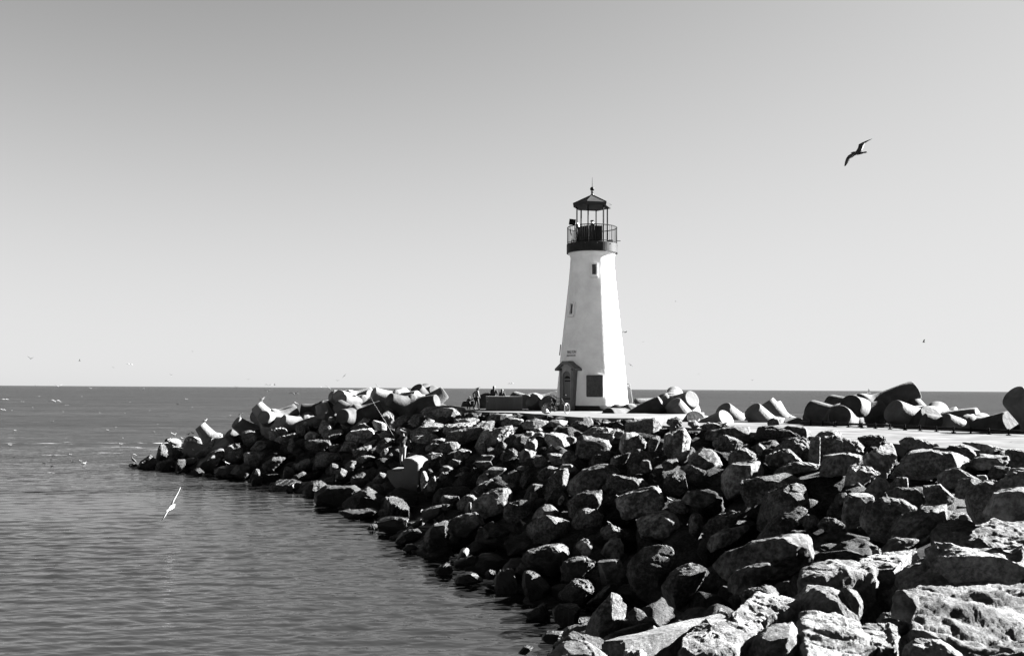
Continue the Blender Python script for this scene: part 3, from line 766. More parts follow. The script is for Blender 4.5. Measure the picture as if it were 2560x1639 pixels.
# outlines of the boulders as seen in the photograph: tile (origin x, y, scale) and polygons in tile units;
# each one gets its own distance on the slope, real size and full 3D body.
TILES = {
'K': (320, 1060, 8.02, '''0,800 100,788 200,800 215,850 60,860
190,830 240,740 420,620 560,560 580,700 560,950 400,930 220,890
550,570 600,430 700,380 850,400 870,460 800,560 760,700 560,720
720,380 740,310 800,260 860,260 870,400
790,560 850,450 980,440 1110,500 1130,590 1000,620 860,660 800,640
800,690 860,660 1000,690 1000,780 930,900 700,960 560,930 600,800
1130,700 1220,650 1360,660 1450,690 1300,800 1200,850 1140,830
950,900 1000,700 1130,700 1200,900 1180,980 960,970
1200,920 1300,820 1600,620 1750,520 1950,480 1950,700 1900,900 1600,980
1260,960 1320,900 1430,870 1550,960 1500,1010 1300,1020
1300,540 1420,540 1680,545 1560,620 1460,670 1330,650
1540,470 1660,330 1790,310 1940,430 1800,500 1640,510
1890,540 1960,420 2100,370 2230,360 2300,500 2290,560 2200,760 1950,720
1650,890 1950,830 2150,800 2400,880 2330,990 2000,1040 1700,960
1130,550 1200,480 1340,480 1390,510 1290,580 1200,640 1130,640'''),
'A': (300, 930, 4.812, '''1440,730 1570,705 1640,720 1670,770 1560,890 1500,860
1570,920 1640,830 1700,815 1800,840 1790,890 1690,930 1600,930
1760,720 1880,665 1990,665 2080,715 2020,760 1900,830 1800,800
1830,810 1900,775 2080,730 2160,750 2160,800 2080,840 1960,850
2120,620 2180,610 2250,690 2200,760 2120,720
2200,590 2250,600 2290,700 2260,710 2215,660
2210,760 2280,710 2340,715 2400,750 2350,810 2230,820
2010,890 2030,800 2080,780 2100,870 2080,930 2030,950
1470,960 1700,950 1760,980 1700,1070 1500,1100
1520,1060 1620,1030 1690,1090 1640,1160 1540,1150
1700,1110 1790,1080 1830,1010 1930,1010 1990,1030 1900,1120 1750,1200
1620,1160 1690,1150 1700,1240 1650,1310 1560,1330 1540,1280
1950,1180 2000,1130 2060,1150 2120,1210 2060,1290 1980,1290 1950,1240
2090,1110 2200,1050 2270,1030 2310,1120 2290,1170 2120,1190
2080,1240 2200,1200 2260,1210 2250,1260 2160,1300 2070,1300
1560,1300 1640,1240 1720,1260 1700,1350 1600,1380
1750,1400 1900,1280 2100,1290 2260,1330 2200,1400 1900,1440
2150,1430 2300,1330 2410,1300 2500,1350 2450,1470 2200,1480
1400,1110 1560,1140 1560,1260 1420,1260 1300,1220'''),
'B': (700, 930, 4.812, '''420,690 520,560 580,600 680,680 640,700 480,720
400,570 490,560 540,600 430,660 370,640
560,540 600,520 700,590 650,650 590,610
490,740 560,690 740,685 770,740 690,790 560,800
760,780 850,700 1100,670 1150,720 1170,780 1040,830 860,830
790,620 860,540 960,520 1090,560 1100,600 950,640 860,680 790,690
860,680 930,610 1010,620 1130,670 1100,690 900,700
880,520 960,400 1080,395 1110,430 1090,490 1000,530 930,530
1060,450 1130,430 1200,480 1190,540 1080,560
1090,600 1130,570 1330,640 1300,680 1160,680
1330,400 1360,380 1450,400 1440,440 1360,440
1290,460 1410,520 1380,600 1310,610 1200,520
1410,490 1500,400 1560,400 1680,440 1600,490 1440,530
1310,630 1430,530 1530,500 1610,520 1560,590 1400,660
1530,590 1600,500 1740,480 1750,540 1700,620 1600,640
1380,720 1430,650 1500,660 1600,700 1500,740 1520,770
1500,740 1560,700 1840,590 1960,620 1950,660 1760,770 1560,790
1680,470 1800,400 2000,380 2230,430 2300,530 2100,540 1850,560 1750,520
2060,580 2160,555 2400,560 2390,610 2290,620 2080,630
1940,660 1990,625 2140,640 2380,600 2410,620 2150,700 1980,720
250,850 410,815 560,810 720,850 640,880 480,940 320,930
560,890 730,850 740,900 660,950 590,930
760,880 790,810 880,810 970,850 920,920 790,930 700,950
800,950 1030,910 1130,870 1150,910 1000,1000 850,1010
990,870 1140,800 1180,800 1130,860 1000,900
1160,860 1260,790 1340,790 1350,850 1280,900 1180,960 1140,930
1150,800 1220,720 1330,690 1370,750 1250,790
390,990 520,950 720,970 790,1020 810,1060 700,1100 420,1110
590,1130 610,1100 690,1110 720,1140 650,1200 640,1250 600,1230
660,1200 740,1150 820,1190 830,1240 740,1300 670,1290
740,1140 850,1060 920,1070 950,1110 870,1180 800,1180
870,1040 1180,970 1150,1020 930,1080
1190,980 1250,920 1340,900 1260,990 1200,1000
1270,1000 1340,970 1390,1010 1320,1030
1110,1290 1200,1210 1310,1210 1290,1280 1230,1330 1150,1330
840,1250 1000,1200 1080,1260 1060,1330 950,1380 850,1330
1060,1390 1120,1360 1210,1390 1210,1470 1100,1490
820,1480 1100,1360 1150,1350 1080,1440 950,1510
1530,830 1560,810 1620,920 1600,940 1540,880
1550,780 1640,770 1900,740 1960,800 1780,840 1620,830
1800,820 1950,790 2080,830 1980,870 1820,860
1710,890 1850,840 2100,840 2200,870 2100,930 1750,940
1710,1000 1830,960 1980,980 1900,1010 1740,1030
1740,1060 1800,1010 1930,995 2030,980 1980,1020 1900,1080 1800,1120
1900,1180 1960,1120 2040,1120 2090,1160 2010,1200
1900,1240 1950,1200 2030,1200 2030,1280 1920,1290
2010,1110 2060,1040 2170,1060 2190,1100 2090,1140
1690,1200 1750,1180 1790,1260 1780,1340 1680,1400
1500,970 1700,960 1720,1010 1560,1050
1760,1300 1860,1230 1900,1330 1850,1420 1760,1400'''),
'C': (1100, 1010, 4.812, '''20,260 50,240 250,340 440,230 480,250 400,310 150,360 40,330
40,420 100,340 480,220 720,190 700,260 560,330 400,440 120,450
460,300 500,200 540,195 620,300 540,320
400,460 500,330 640,310 780,260 870,240 910,300 890,370 750,420 560,480 420,510
500,190 620,120 860,118 960,150 1020,180 760,200
730,240 740,160 800,170 830,150 960,150 1030,190 960,240 800,270
960,210 1060,190 1280,200 1380,190 1360,250 1200,290 1000,290
1280,210 1400,180 1550,195 1540,250 1420,270 1340,260
1520,260 1580,220 1750,150 1810,140 1870,170 1900,230 1860,280 1790,330 1600,330
1900,270 1960,210 2060,200 2070,260 1980,290
2060,220 2150,190 2300,190 2320,210 2220,270 2080,280
2200,320 2220,240 2360,160 2410,150 2480,260 2400,340 2280,340
1100,300 1140,270 1200,270 1250,310 1180,330
990,370 1040,320 1150,310 1120,370 1060,420 990,400
1080,400 1180,330 1270,330 1240,400 1130,410
850,460 930,400 990,380 1090,400 1020,490 960,530 870,500
1000,500 1050,420 1140,400 1180,450 1180,550 1090,560
1220,450 1260,350 1340,335 1480,340 1590,390 1560,480 1420,520 1280,490
1470,380 1540,370 1660,400 1640,450 1560,460 1500,420
1630,560 1650,400 1720,370 1850,400 1960,460 2040,430 2080,500 2050,560 1980,620 1800,640 1660,620
1700,370 1830,290 2090,280 2200,300 2100,400 2120,440 1960,450 1800,390
2080,380 2120,320 2210,320 2250,340 2140,400
2120,520 2140,420 2210,340 2350,330 2430,370 2300,410 2200,480 2180,560
2190,560 2220,440 2330,380 2430,370 2480,480 2400,560 2260,580
470,500 520,440 570,490 590,560 500,600 440,560
600,460 700,410 720,440 640,480
640,560 690,470 760,435 870,530 800,560 700,590
410,660 500,610 620,590 710,590 690,660 540,700 430,700
710,620 760,570 880,530 930,560 950,610 880,690 760,700
940,560 1010,530 1160,570 1190,590 1100,640 960,680
1290,520 1330,480 1410,540 1360,560 1290,550
1200,520 1280,510 1280,540 1220,545
1100,690 1150,630 1240,610 1310,690 1300,710 1200,740 1120,730
1250,600 1330,570 1450,610 1550,620 1480,700 1330,720
1440,600 1560,540 1620,570 1660,640 1600,740 1460,740
1770,700 1800,640 1900,600 2060,570 2120,600 2000,660 1860,720
1960,690 2080,640 2290,570 2310,600 2200,700 2000,720
2240,720 2300,590 2390,540 2480,640 2440,760 2280,780
0,640 60,590 100,610 70,690 0,740
160,600 180,515 260,540 400,570 390,620 250,680 180,680
0,470 120,445 240,460 260,520 100,560 0,560
100,430 130,350 300,340 310,400 200,450
370,700 440,690 620,680 690,710 600,740 430,750
0,800 50,740 140,740 160,780 60,810
170,860 280,800 310,810 260,850
360,790 400,760 470,780 440,810 380,820
220,780 330,730 350,760 290,800
351,960 480,860 640,740 800,770 700,860 560,900 420,940
290,1080 420,990 640,900 690,900 750,980 640,1000 500,1080 380,1090
770,970 840,940 910,950 930,990 830,1000
720,890 830,830 890,780 950,830 980,900 940,970 800,930
940,960 990,830 1100,740 1160,780 1140,840 1050,900 1000,980
900,770 960,740 1080,745 1000,790
1150,910 1200,790 1330,730 1420,760 1340,850 1250,900
1420,780 1470,720 1570,715 1690,790 1640,810 1500,790
980,1150 1060,1000 1150,930 1260,930 1200,1020 1090,1160
1220,1150 1260,960 1380,820 1530,765 1590,850 1540,950 1460,1050 1300,1180
1480,1050 1550,930 1720,780 1880,720 2080,725 2150,770 2000,800 1900,900 1860,1020 1640,1090
1890,960 1960,810 2100,730 2220,800 2050,850 1980,960
380,1280 400,1160 500,1090 620,1030 780,990 860,1000 940,1080 880,1150 800,1250 560,1310
0,1100 220,1095 280,1120 190,1180 0,1190
170,1200 260,1120 320,1080 480,1080 500,1110 420,1150 320,1180 220,1250
290,1290 300,1230 340,1180 380,1180 400,1290 350,1310
0,1260 0,1200 100,1210 180,1190 160,1240 60,1290
70,1400 270,1330 540,1290 590,1380 540,1440 300,1540 100,1540
490,1480 560,1430 620,1410 740,1500 900,1530 800,1600 500,1600
760,1280 850,1200 960,1160 1160,1150 1160,1210 1050,1340 900,1440 770,1420
1060,1380 1160,1260 1260,1200 1350,1210 1440,1260 1430,1370 1200,1390
960,1500 1090,1410 1260,1350 1350,1360 1620,1460 1440,1560 1300,1640 1000,1640
1420,1190 1430,1120 1470,1090 1520,1110 1460,1200
1440,1200 1560,1120 1780,1030 1950,1015 2000,1060 1950,1240 1760,1260 1560,1380 1470,1360
1580,1420 1630,1290 1740,1240 1840,1270 1960,1340 1960,1440 1760,1490 1620,1470
1060,1170 1080,1060 1180,1040 1190,1100 1130,1170'''),
'F': (1500, 1180, 4.812, '''0,180 140,30 180,20 440,60 600,120 660,140 500,190 280,250 100,240
60,380 200,310 400,220 640,140 700,150 810,250 830,340 700,430 460,500 160,500
760,200 790,60 800,-10 980,-10 1080,80 1100,160 960,240 820,230
1060,50 1130,0 1230,0 1310,70 1200,110 1110,100
930,320 1050,220 1160,215 1380,260 1400,330 1240,410 1000,360
790,410 840,370 990,345 1120,420 1100,460 900,470
360,650 380,580 560,510 770,450 860,460 1010,550 1000,650 880,760 520,800 380,720
1060,590 1080,460 1160,470 1240,520 1250,640 1170,780 1080,720
1250,690 1310,530 1500,480 1660,430 1760,480 1720,560 1500,640 1330,770
1250,900 1330,780 1480,680 1620,670 1770,620 1810,680 1680,760 1520,860 1350,950
0,700 80,640 150,640 250,680 360,745 280,770 130,770 0,800
0,950 90,830 150,770 250,790 290,880 290,1000 100,1010
320,1100 410,970 520,900 680,870 840,895 910,980 870,1060 800,1150 780,1280 620,1460 360,1380 300,1240
700,1420 780,1280 900,1150 1030,1120 1190,1070 1330,1090 1330,1140 1220,1270 1120,1430 1050,1540 800,1560
1490,1300 1560,1220 1800,1110 2030,1080 2140,1160 2080,1220 1830,1330 1620,1420 1500,1400
1620,1510 1800,1410 2050,1340 2190,1325 2230,1400 2150,1500 1900,1600 1700,1600'''),
'G': (1700, 1100, 2.858, '''245,890 330,810 490,730 660,725 820,660 960,650 1040,690 980,830 850,900 740,950 620,880 480,890 330,960
550,400 620,360 740,300 880,280 980,300 1000,380 940,470 820,500 560,600 545,480
510,720 620,620 750,520 890,465 935,490 850,560 690,690 600,720
250,370 260,260 340,180 370,160 580,150 620,190 620,230 560,250 420,270 400,380 300,400
415,280 550,250 680,250 900,220 930,240 720,310 640,330 560,400 490,440 430,420
640,225 740,190 830,155 880,160 1000,170 980,200 870,220 700,240
880,600 880,540 940,510 1000,560 960,640 900,640
970,620 1010,560 1110,555 1190,620 1130,660
1100,420 1130,380 1200,365 1190,420 1110,470
1040,520 1090,440 1130,470 1110,560 1050,580
1510,1250 1540,1080 1620,1060 1700,1080 1714,1130 1640,1260'''),
'g': (1700, 1100, 2.858, '''_ 850,1040 880,960 960,920 1070,930 1190,970 1430,975 1400,1030 1150,1040 950,1060
750,1170 850,1090 900,1040 1100,1040 1160,1050 1130,1110 1000,1150 860,1160
850,1230 870,1120 930,1080 1050,1080 1130,1100 1250,1230 1350,1380 1180,1330 1000,1290 880,1260
1140,1040 1260,1060 1310,1140 1300,1230 1270,1260 1200,1150
250,1240 290,1200 330,1210 350,1260 300,1270
_ 340,1310 500,1210 600,1150 700,1140 860,1210 860,1250 700,1290 560,1350 430,1390
420,1600 560,1380 700,1290 800,1260 900,1290 900,1400 880,1600
_ 0,1450 150,1370 270,1340 400,1360 530,1400 440,1480 400,1560 100,1600 0,1540
_ 880,1290 1000,1290 1110,1300 1180,1350 1250,1410 1400,1500 1430,1560 1100,1640 900,1640 850,1400
960,1430 1060,1380 1240,1400 1300,1450 1150,1500 1000,1480
_ 1250,1400 1330,1390 1570,1400 1570,1500 1550,1560 1430,1550 1330,1480'''),
'H': (2060, 1100, 2.858, '''990,500 1010,420 1110,340 1200,300 1430,210 1560,220 1560,340 1300,360 1150,500 1050,530
1130,510 1190,400 1240,340 1428,330 1560,340 1560,520 1300,540
940,390 950,280 1080,270 1150,310 1070,350 1060,400 980,400
780,270 870,220 960,195 1060,250 1130,290 940,300 860,320 800,300
700,330 860,320 930,410 870,450 740,470
430,380 530,330 690,330 720,470 640,460 520,420
280,370 390,240 440,260 460,310 420,390 330,390
170,370 240,300 290,330 280,370 215,375
100,560 100,480 170,390 240,370 320,370 380,400 270,440 220,600 140,610
215,620 230,500 290,440 420,410 500,420 690,490 630,530 570,530 500,650 430,690 270,650
430,690 560,540 640,520 720,480 950,430 930,530 780,680 600,710
-
110,270 190,190 330,190 410,240 330,300 220,330 150,340
250,185 290,100 400,50 520,0 540,80 470,160 440,240 330,200
450,250 520,150 620,60 720,40 800,80 1040,120 1000,170 760,180 600,270
870,70 900,30 1030,30 1130,100 1010,120 960,90
1010,180 1030,130 1120,100 1300,100 1320,160 1240,180 1100,200
1160,240 1220,180 1330,190 1280,240 1200,270
1270,250 1330,200 1428,190 1500,200 1428,230 1330,260
1290,70 1360,60 1500,80 1490,180 1340,170
440,320 520,270 600,265 640,300 540,330 450,370
1090,250 1160,245 1170,290 1120,290'''),
'h': (2060, 1100, 2.858, '''_ 780,690 830,610 900,540 1010,520 1110,540 1428,540 1600,560 1600,760 1200,760 1000,720 900,700
350,1150 470,1050 600,880 720,745 780,690 1000,690 1430,690 1600,760 1600,960 1200,950 920,1070 640,1220 400,1230
_ 590,1240 650,1090 700,1070 900,1080 1110,960 1260,920 1428,930 1640,960 1640,1620 1200,1640 800,1480 600,1420
340,1380 400,1250 500,1225 580,1240 620,1330 560,1390 380,1400
500,1560 560,1480 700,1410 830,1420 900,1450 1000,1540 900,1640 560,1640
400,830 530,780 600,730 640,740 500,830
_ 180,940 320,880 670,830 600,890 520,980 390,970
340,850 350,770 400,770 420,840
400,760 520,700 700,700 640,740 520,800 430,840'''),
'D': (1560, 930, 4.812, '''0,650 60,590 200,540 400,530 460,560 530,690 480,720 300,730 100,680 0,720
490,590 520,550 640,540 720,580 700,640 600,660 520,620
430,740 600,700 700,670 760,645 860,720 860,770 860,900 680,940 500,1000 460,900
280,850 330,760 400,750 450,760 430,840 370,930 300,920
0,860 80,790 190,755 300,830 260,900 100,960 20,950
720,590 780,600 860,570 920,630 860,680 780,640
900,660 1010,600 1230,600 1270,640 1150,690 950,690
900,800 1010,700 1250,650 1500,660 1520,720 1500,800 1300,820 1000,800
1480,730 1510,680 1800,650 2000,670 2270,780 2250,800 1990,800 1850,840 1550,800
1700,600 1790,545 1860,565 1880,620 1740,640
1880,650 1950,640 2200,650 2280,770 2150,760 1980,760 1860,820
1010,870 1180,750 1250,750 1250,820 1460,860 1300,920 1100,920
760,1010 880,940 980,880 1040,890 1170,1020 1190,1090 1080,1200 850,1180 760,1100
1200,1100 1290,960 1390,900 1470,920 1580,980 1670,1070 1500,1080 1290,1110
1240,1200 1280,1100 1500,1080 1660,1070 1740,1180 1640,1230 1400,1250 1260,1250
1570,860 1620,840 1700,900 1740,920 1680,980 1600,960
1680,1010 1790,940 1950,790 2060,770 2200,800 2240,900 2220,990 2150,1070 2040,910 1850,960 1700,1000
1690,1080 1690,1010 1900,930 2040,910 2170,1080 2140,1110 1980,1100 1800,1180
1770,1220 1980,1100 2110,1080 2340,1110 2280,1160 2000,1200
30,1100 90,950 180,925 330,980 420,1010 400,1100 330,1190 60,1190
170,1180 220,1060 280,1050 350,1090 340,1160 260,1210
440,1120 450,1050 680,1035 680,1080 620,1140 460,1170
550,1010 700,950 880,910 780,1010 620,1050
640,1160 760,1100 1080,1200 1000,1260 800,1230'''),
'E': (2000, 900, 4.296, '''180,1000 190,880 250,830 380,810 590,840 730,890 700,960 500,950 250,980
150,830 170,780 250,785 350,740 430,750 470,800 330,820 220,820
600,830 720,805 880,815 980,860 850,930 750,900
170,1150 220,1050 260,980 370,970 560,990 660,1000 640,1100 540,1200 300,1220 180,1200
80,1080 110,850 170,800 220,830 190,950 210,1090
1010,870 1050,860 1160,825 1290,840 1400,880 1560,920 1560,960 1400,930 1100,930
1740,890 1850,885 2000,920 2240,950 2100,990 1930,950'''),
'J': (700, 1100, 2.857, '''740,480 760,410 800,385 870,420 930,500 940,540 860,560 760,560
700,600 690,560 760,540 860,570 930,560 940,620 850,650 700,640
600,630 690,580 700,640 620,650
820,720 830,670 900,640 1000,625 1020,680 960,720 850,740
860,780 910,740 980,740 990,770 900,785
420,510 500,490 600,500 700,490 720,540 560,545 430,520
640,330 680,310 740,320 740,380 640,390
420,450 540,370 660,330 760,390 720,490 480,480
1000,760 1010,680 1080,600 1190,560 1200,660 1240,800 1100,800
950,530 1040,490 1110,460 1240,450 1200,500 1100,540 980,550
930,600 1020,550 1030,590 960,620
1250,860 1300,770 1360,770 1350,850 1290,880
1090,930 1190,870 1230,880 1240,930 1180,950
1230,860 1330,840 1370,815 1440,830 1420,870 1330,900 1250,920
1230,1000 1240,960 1340,940 1420,940 1460,1000 1380,1015
1450,960 1480,920 1560,930 1560,980 1480,990
1500,1000 1570,920 1680,880 1714,940 1714,1100 1600,1080 1510,1050
200,400 330,330 430,330 540,320 640,330 560,400 420,460 250,440'''),
'I': (1200, 1100, 2.857, '''280,830 330,780 560,720 660,730 690,760 660,800 560,830 560,930 400,930 300,890
680,740 740,695 800,720 830,770 780,820 680,780
580,920 590,860 730,815 850,850 840,920 700,980 600,1000
830,850 1000,840 1060,880 1010,1000 840,1010
220,960 300,870 360,860 440,900 420,950 330,930 260,1000
270,1040 290,950 350,925 440,970 540,1070 500,1130 350,1120
70,1050 200,890 250,880 230,960 250,1030 150,1060
560,1100 680,990 780,985 830,1050 760,1140 620,1160
750,1150 860,1080 1000,990 1010,1040 900,1130
730,1400 760,1300 890,1130 930,1080 990,1075 1080,1190 990,1330 900,1450 760,1440
1050,1230 1100,1190 1170,1210 1200,1250 1130,1310 1060,1300
500,1210 590,1140 680,1160 730,1220 700,1300 560,1320 510,1260
300,1250 360,1230 420,1180 500,1160 510,1280 400,1290
430,1390 480,1360 600,1360 570,1430 450,1440
260,1510 290,1470 340,1465 400,1480 340,1520
560,1410 640,1380 720,1400 900,1440 920,1480 740,1470 600,1470
1150,1380 1240,1320 1310,1360 1240,1400
1400,1300 1420,1280 1470,1290 1430,1310'''),
'i': (1200, 1100, 2.857, '''440,1600 560,1460 720,1435 800,1450 870,1490 940,1500 960,1600 700,1660 450,1660
1000,1600 1040,1510 1150,1480 1200,1530 1150,1600 1050,1640'''),
}
# ------------------------------------------------------------------ boulders
_ICO = {}
def ico(n):
    if n not in _ICO:
        bm = bmesh.new(); bmesh.ops.create_icosphere(bm, subdivisions=n, radius=1.0)
        bm.verts.ensure_lookup_table()
        V = np.array([v.co[:] for v in bm.verts]); F = np.array([[v.index for v in f.verts] for f in bm.faces], np.int32)
        bm.free(); _ICO[n] = (V, F)
    return _ICO[n]

def hull_planes(pts):
    bm = bmesh.new()
    for p in pts: bm.verts.new(p)
    bmesh.ops.convex_hull(bm, input=bm.verts)
    bm.normal_update()
    N, D = [], []
    for f in bm.faces:
        if f.calc_area() < 1e-7: continue
        N.append(f.normal[:]); D.append(f.normal.dot(f.verts[0].co))
    bm.free()
    N = np.array(N); D = np.array(D)
    s = np.sign(D); s[s == 0] = 1
    N *= s[:, None]; D *= s
    keep = D > 1e-4
    return N[keep], D[keep]

def rock_mesh(ring, T, seed, sub, pits=False, rug=1.0, flat=None):
    """ring: silhouette [(right, up)] round the middle; T: thickness in depth (y forward)"""
    rg = np.random.RandomState(seed)
    if flat is not None:              # a slab seen from above: its outline lies on the bank
        A = np.array(flat, float)     # (x, y, z) round the top edge
        c2 = A.mean(0)
        w, T, h = np.ptp(A[:, 0]), np.ptp(A[:, 1]), .95
        pts = [tuple(p) for p in A + np.array([0, 0, -.10])]
        for p in A:
            pts.append(tuple(c2 + (p - c2) * rg.uniform(.90, .97) + np.array([0, 0, rg.uniform(-.03, .05)])))
            pts.append(tuple(c2 + (p - c2) * rg.uniform(.85, 1.04) - np.array([0, 0, .9])))
    else:
        R = np.array(ring, float)
        w = np.ptp(R[:, 0]); h = np.ptp(R[:, 1])
        yl, yr = rg.uniform(-.22, .22), rg.uniform(-.22, .22)
        pts = [(x, T * (yl if x < 0 else yr) * abs(x) / (w / 2 + 1e-6), z) for x, z in R]
        kt = rg.uniform(.5, .95); kr = rg.uniform(.45, .9); kl = rg.uniform(.55, .95); sk = rg.uniform(-.16, .16)
        for x, z in R:
            kx = kr if x > 0 else kl
            kz = kt if z > 0 else .95
            j = rg.uniform(.95, 1.04, 2)
            pts.append((x * kx * j[0], -T * (.48 + sk * x / w), z * kz * j[1] - .02 * h))
        kx, kz = rg.uniform(.55, .9), rg.uniform(.6, .95)
        for x, z in R:
            pts.append((x * kx, T * rg.uniform(.4, .55), z * (kz if z > 0 else .95) - .03 * h))
    N, D = hull_planes([Vector(p) for p in pts])
    # split faces: a few clean breaks across corners
    PT_ = np.array(pts)
    cn, cd = [], []
    for _ in range(0 if flat is not None else rg.randint(4, 8)):
        v = rg.normal(size=3) * np.array([1, .9, .8]); v[1] = -abs(v[1]) if rg.rand() < .7 else v[1]; v /= np.linalg.norm(v)
        cn.append(v); cd.append((PT_ @ v).max() * rg.uniform(.66, .92))
    if cn: N = np.vstack([N, cn]); D = np.concatenate([D, cd])
    ext = np.array([w / 2, T / 2, h / 2])
    V0, F = ico(sub)
    p = V0 * ext
    q = np.maximum(0, p @ N.T) / D
    k = rg.uniform(90, 300)
    m = q.max(1, keepdims=True)
    wgt = (q / m) ** k
    r = 1.0 / (m[:, 0] * wgt.sum(1) ** (1 / k))
    P = p * r[:, None]
    nrm = (wgt / D) @ N; nrm /= np.linalg.norm(nrm, axis=1)[:, None]
    sz = (w * h * T) ** (1 / 3)
    o = rg.uniform(0, 90, 3)
    a = fbm(P / sz * 1.5 + o, 3, .5) * .036 * sz
    a += fbm(P / sz * 4.2 + o, 4, .55, ridged=True) * .026 * sz * rug
    # bedding: thin layers tilted through the stone
    b = rg.normal(size=3); b[2] += 1.6; b /= np.linalg.norm(b)
    t = P @ b
    lay = pnoise(np.stack([t / sz * 9, P[:, 0] / sz * .8, P[:, 1] / sz * .8], 1) + o)
    a += lay * .045 * sz * rg.uniform(.2, 1.2) * rug
    # ledges where the layers broke
    if rg.rand() < .75:
        sq = t / sz * rg.uniform(3.5, 7) + pnoise(P / sz * 1.3 + o) * .9
        fr = sq - np.floor(sq)
        a += (np.minimum(fr / .8, (1 - fr) / .2) - .5) * .045 * sz * rg.uniform(.4, 1.3) * rug
    # cracked blocks: cells pushed in and out
    cc = np.stack([pnoise(P / sz * 1.1 + o + q * 31) for q in range(2)], 1)
    a += (np.floor(cc[:, 0] * 5) + np.floor(cc[:, 1] * 4)) * .016 * sz * rug
    if sub >= 6: a += fbm(P * 5.5 + o, 4, .55) * .03 * rug
    # chipped corners: a few flat cuts
    if pits:
        up = np.nonzero(nrm[:, 2] > .3)[0]
        for c in rg.choice(up, min(len(up), 22)):
            rr = rg.uniform(.08, .30)
            q_ = P - P[c]; q_ = q_ + (pnoise(P * 6 + o)[:, None] * .10)
            d = np.linalg.norm(q_ * np.array([.62, 1.0, 1.0]), axis=1) / rr
            a -= np.exp(-d ** 2 * 1.6) * rr * rg.uniform(.25, .5)
        a += fbm(P * 2.2 + o, 4, .55) * .05
    P = P + nrm * a[:, None]
    # clean breaks: flat faces knocked off after the weathering
    if flat is None:
        for _ in range(rg.randint(2, 6)):
            v = rg.normal(size=3) * np.array([1, .8, .8]); v[2] = abs(v[2]) if rg.rand() < .6 else v[2]; v[1] = -abs(v[1]) if rg.rand() < .7 else v[1]; v /= np.linalg.norm(v)
            pr = P @ v
            e_ = pr - np.quantile(pr, rg.uniform(.86, .97)) + fbm(P / sz * 5 + o + _, 2, .5) * .012 * sz
            P = P - v * (np.maximum(0, e_) * .94)[:, None]
    return P, F

ROCKS = []
def build_rocks():
    idx = 0
    for t, (ox, oy, s, data) in TILES.items():
        near = t.islower()
        for line in data.split('\n'):
            if line == '-':
                idx += 1
                continue
            flat = line.startswith('_'); line = line.lstrip('_ ')
            pl = [tuple(float(c) for c in q.split(',')) for q in line.split()]
            px = [(ox + x / s, oy + y / s) for x, y in pl]
            x0, x1 = min(p[0] for p in px), max(p[0] for p in px)
            y0, y1 = min(p[1] for p in px), max(p[1] for p in px)
            cx, cy = (x0 + x1) / 2, (y0 + y1) / 2
            H_ = hit(cx, y0 + .62 * (y1 - y0), near)
            c = at(cx, cy, H_.y)
            d = (c - CAMP).length / math.sqrt(1 + ((cx - W / 2) / FPX) ** 2 + ((cy - HGT / 2) / FPX) ** 2)
            k = d / FPX
            # stones reach down under their neighbours
            ext = 1.28 if not near else 1.15
            ring = [((x - cx) * k, -(y - cy) * k) for x, y in px]
            ring = [(a, b if b > 0 else b * ext) for a, b in ring]
            w = (x1 - x0) * k; h = (y1 - y0) * k
            T = min(max(.75 * math.sqrt(w * h), .5 * w), 1.5 * math.sqrt(w * h) + .3)
            if near: T *= 1.1
            pw = (x1 - x0) * .4
            sub = 7 if pw > 120 else (6 if pw > 26 else 5)
            fl = None
            if flat:
                hp = [hit(x, max(y, yhor(x) + 150), True) for x, y in px]
                c = sum(hp, Vector()) / len(hp); c.z -= .4
                f_ = Vector((c.x, c.y, 0)).normalized(); r_ = Vector((f_.y, -f_.x, 0))
                fl = [((p - c).dot(r_), (p - c).dot(f_), p.z - c.z + .10) for p in hp]
                sub = 7
            P, F = rock_mesh(ring, T, 1000 + idx, sub, pits=(near and t == 'h' and w > 1.2), rug=.7 if near else (1.0, .45, 1.2, .6, .9)[idx % 5], flat=fl)
            f = Vector((c.x, c.y, 0)).normalized(); rt = Vector((f.y, -f.x, 0))
            P = P @ np.array([[rt.x, rt.y, 0], [f.x, f.y, 0], [0, 0, 1]])
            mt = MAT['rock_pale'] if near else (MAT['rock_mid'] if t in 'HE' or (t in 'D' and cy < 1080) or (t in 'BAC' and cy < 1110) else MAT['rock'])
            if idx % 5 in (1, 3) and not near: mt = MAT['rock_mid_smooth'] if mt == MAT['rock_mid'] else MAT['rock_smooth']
            o = link('boulder', np_mesh('boulder', P, F), mt, None, c)
            ROCKS.append((o, cx, cy, x1 - x0, y1 - y0, near, w, h))
            idx += 1
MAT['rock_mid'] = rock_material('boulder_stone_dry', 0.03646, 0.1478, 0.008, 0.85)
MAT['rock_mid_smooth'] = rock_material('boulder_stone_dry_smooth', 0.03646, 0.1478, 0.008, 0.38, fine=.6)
build_rocks()
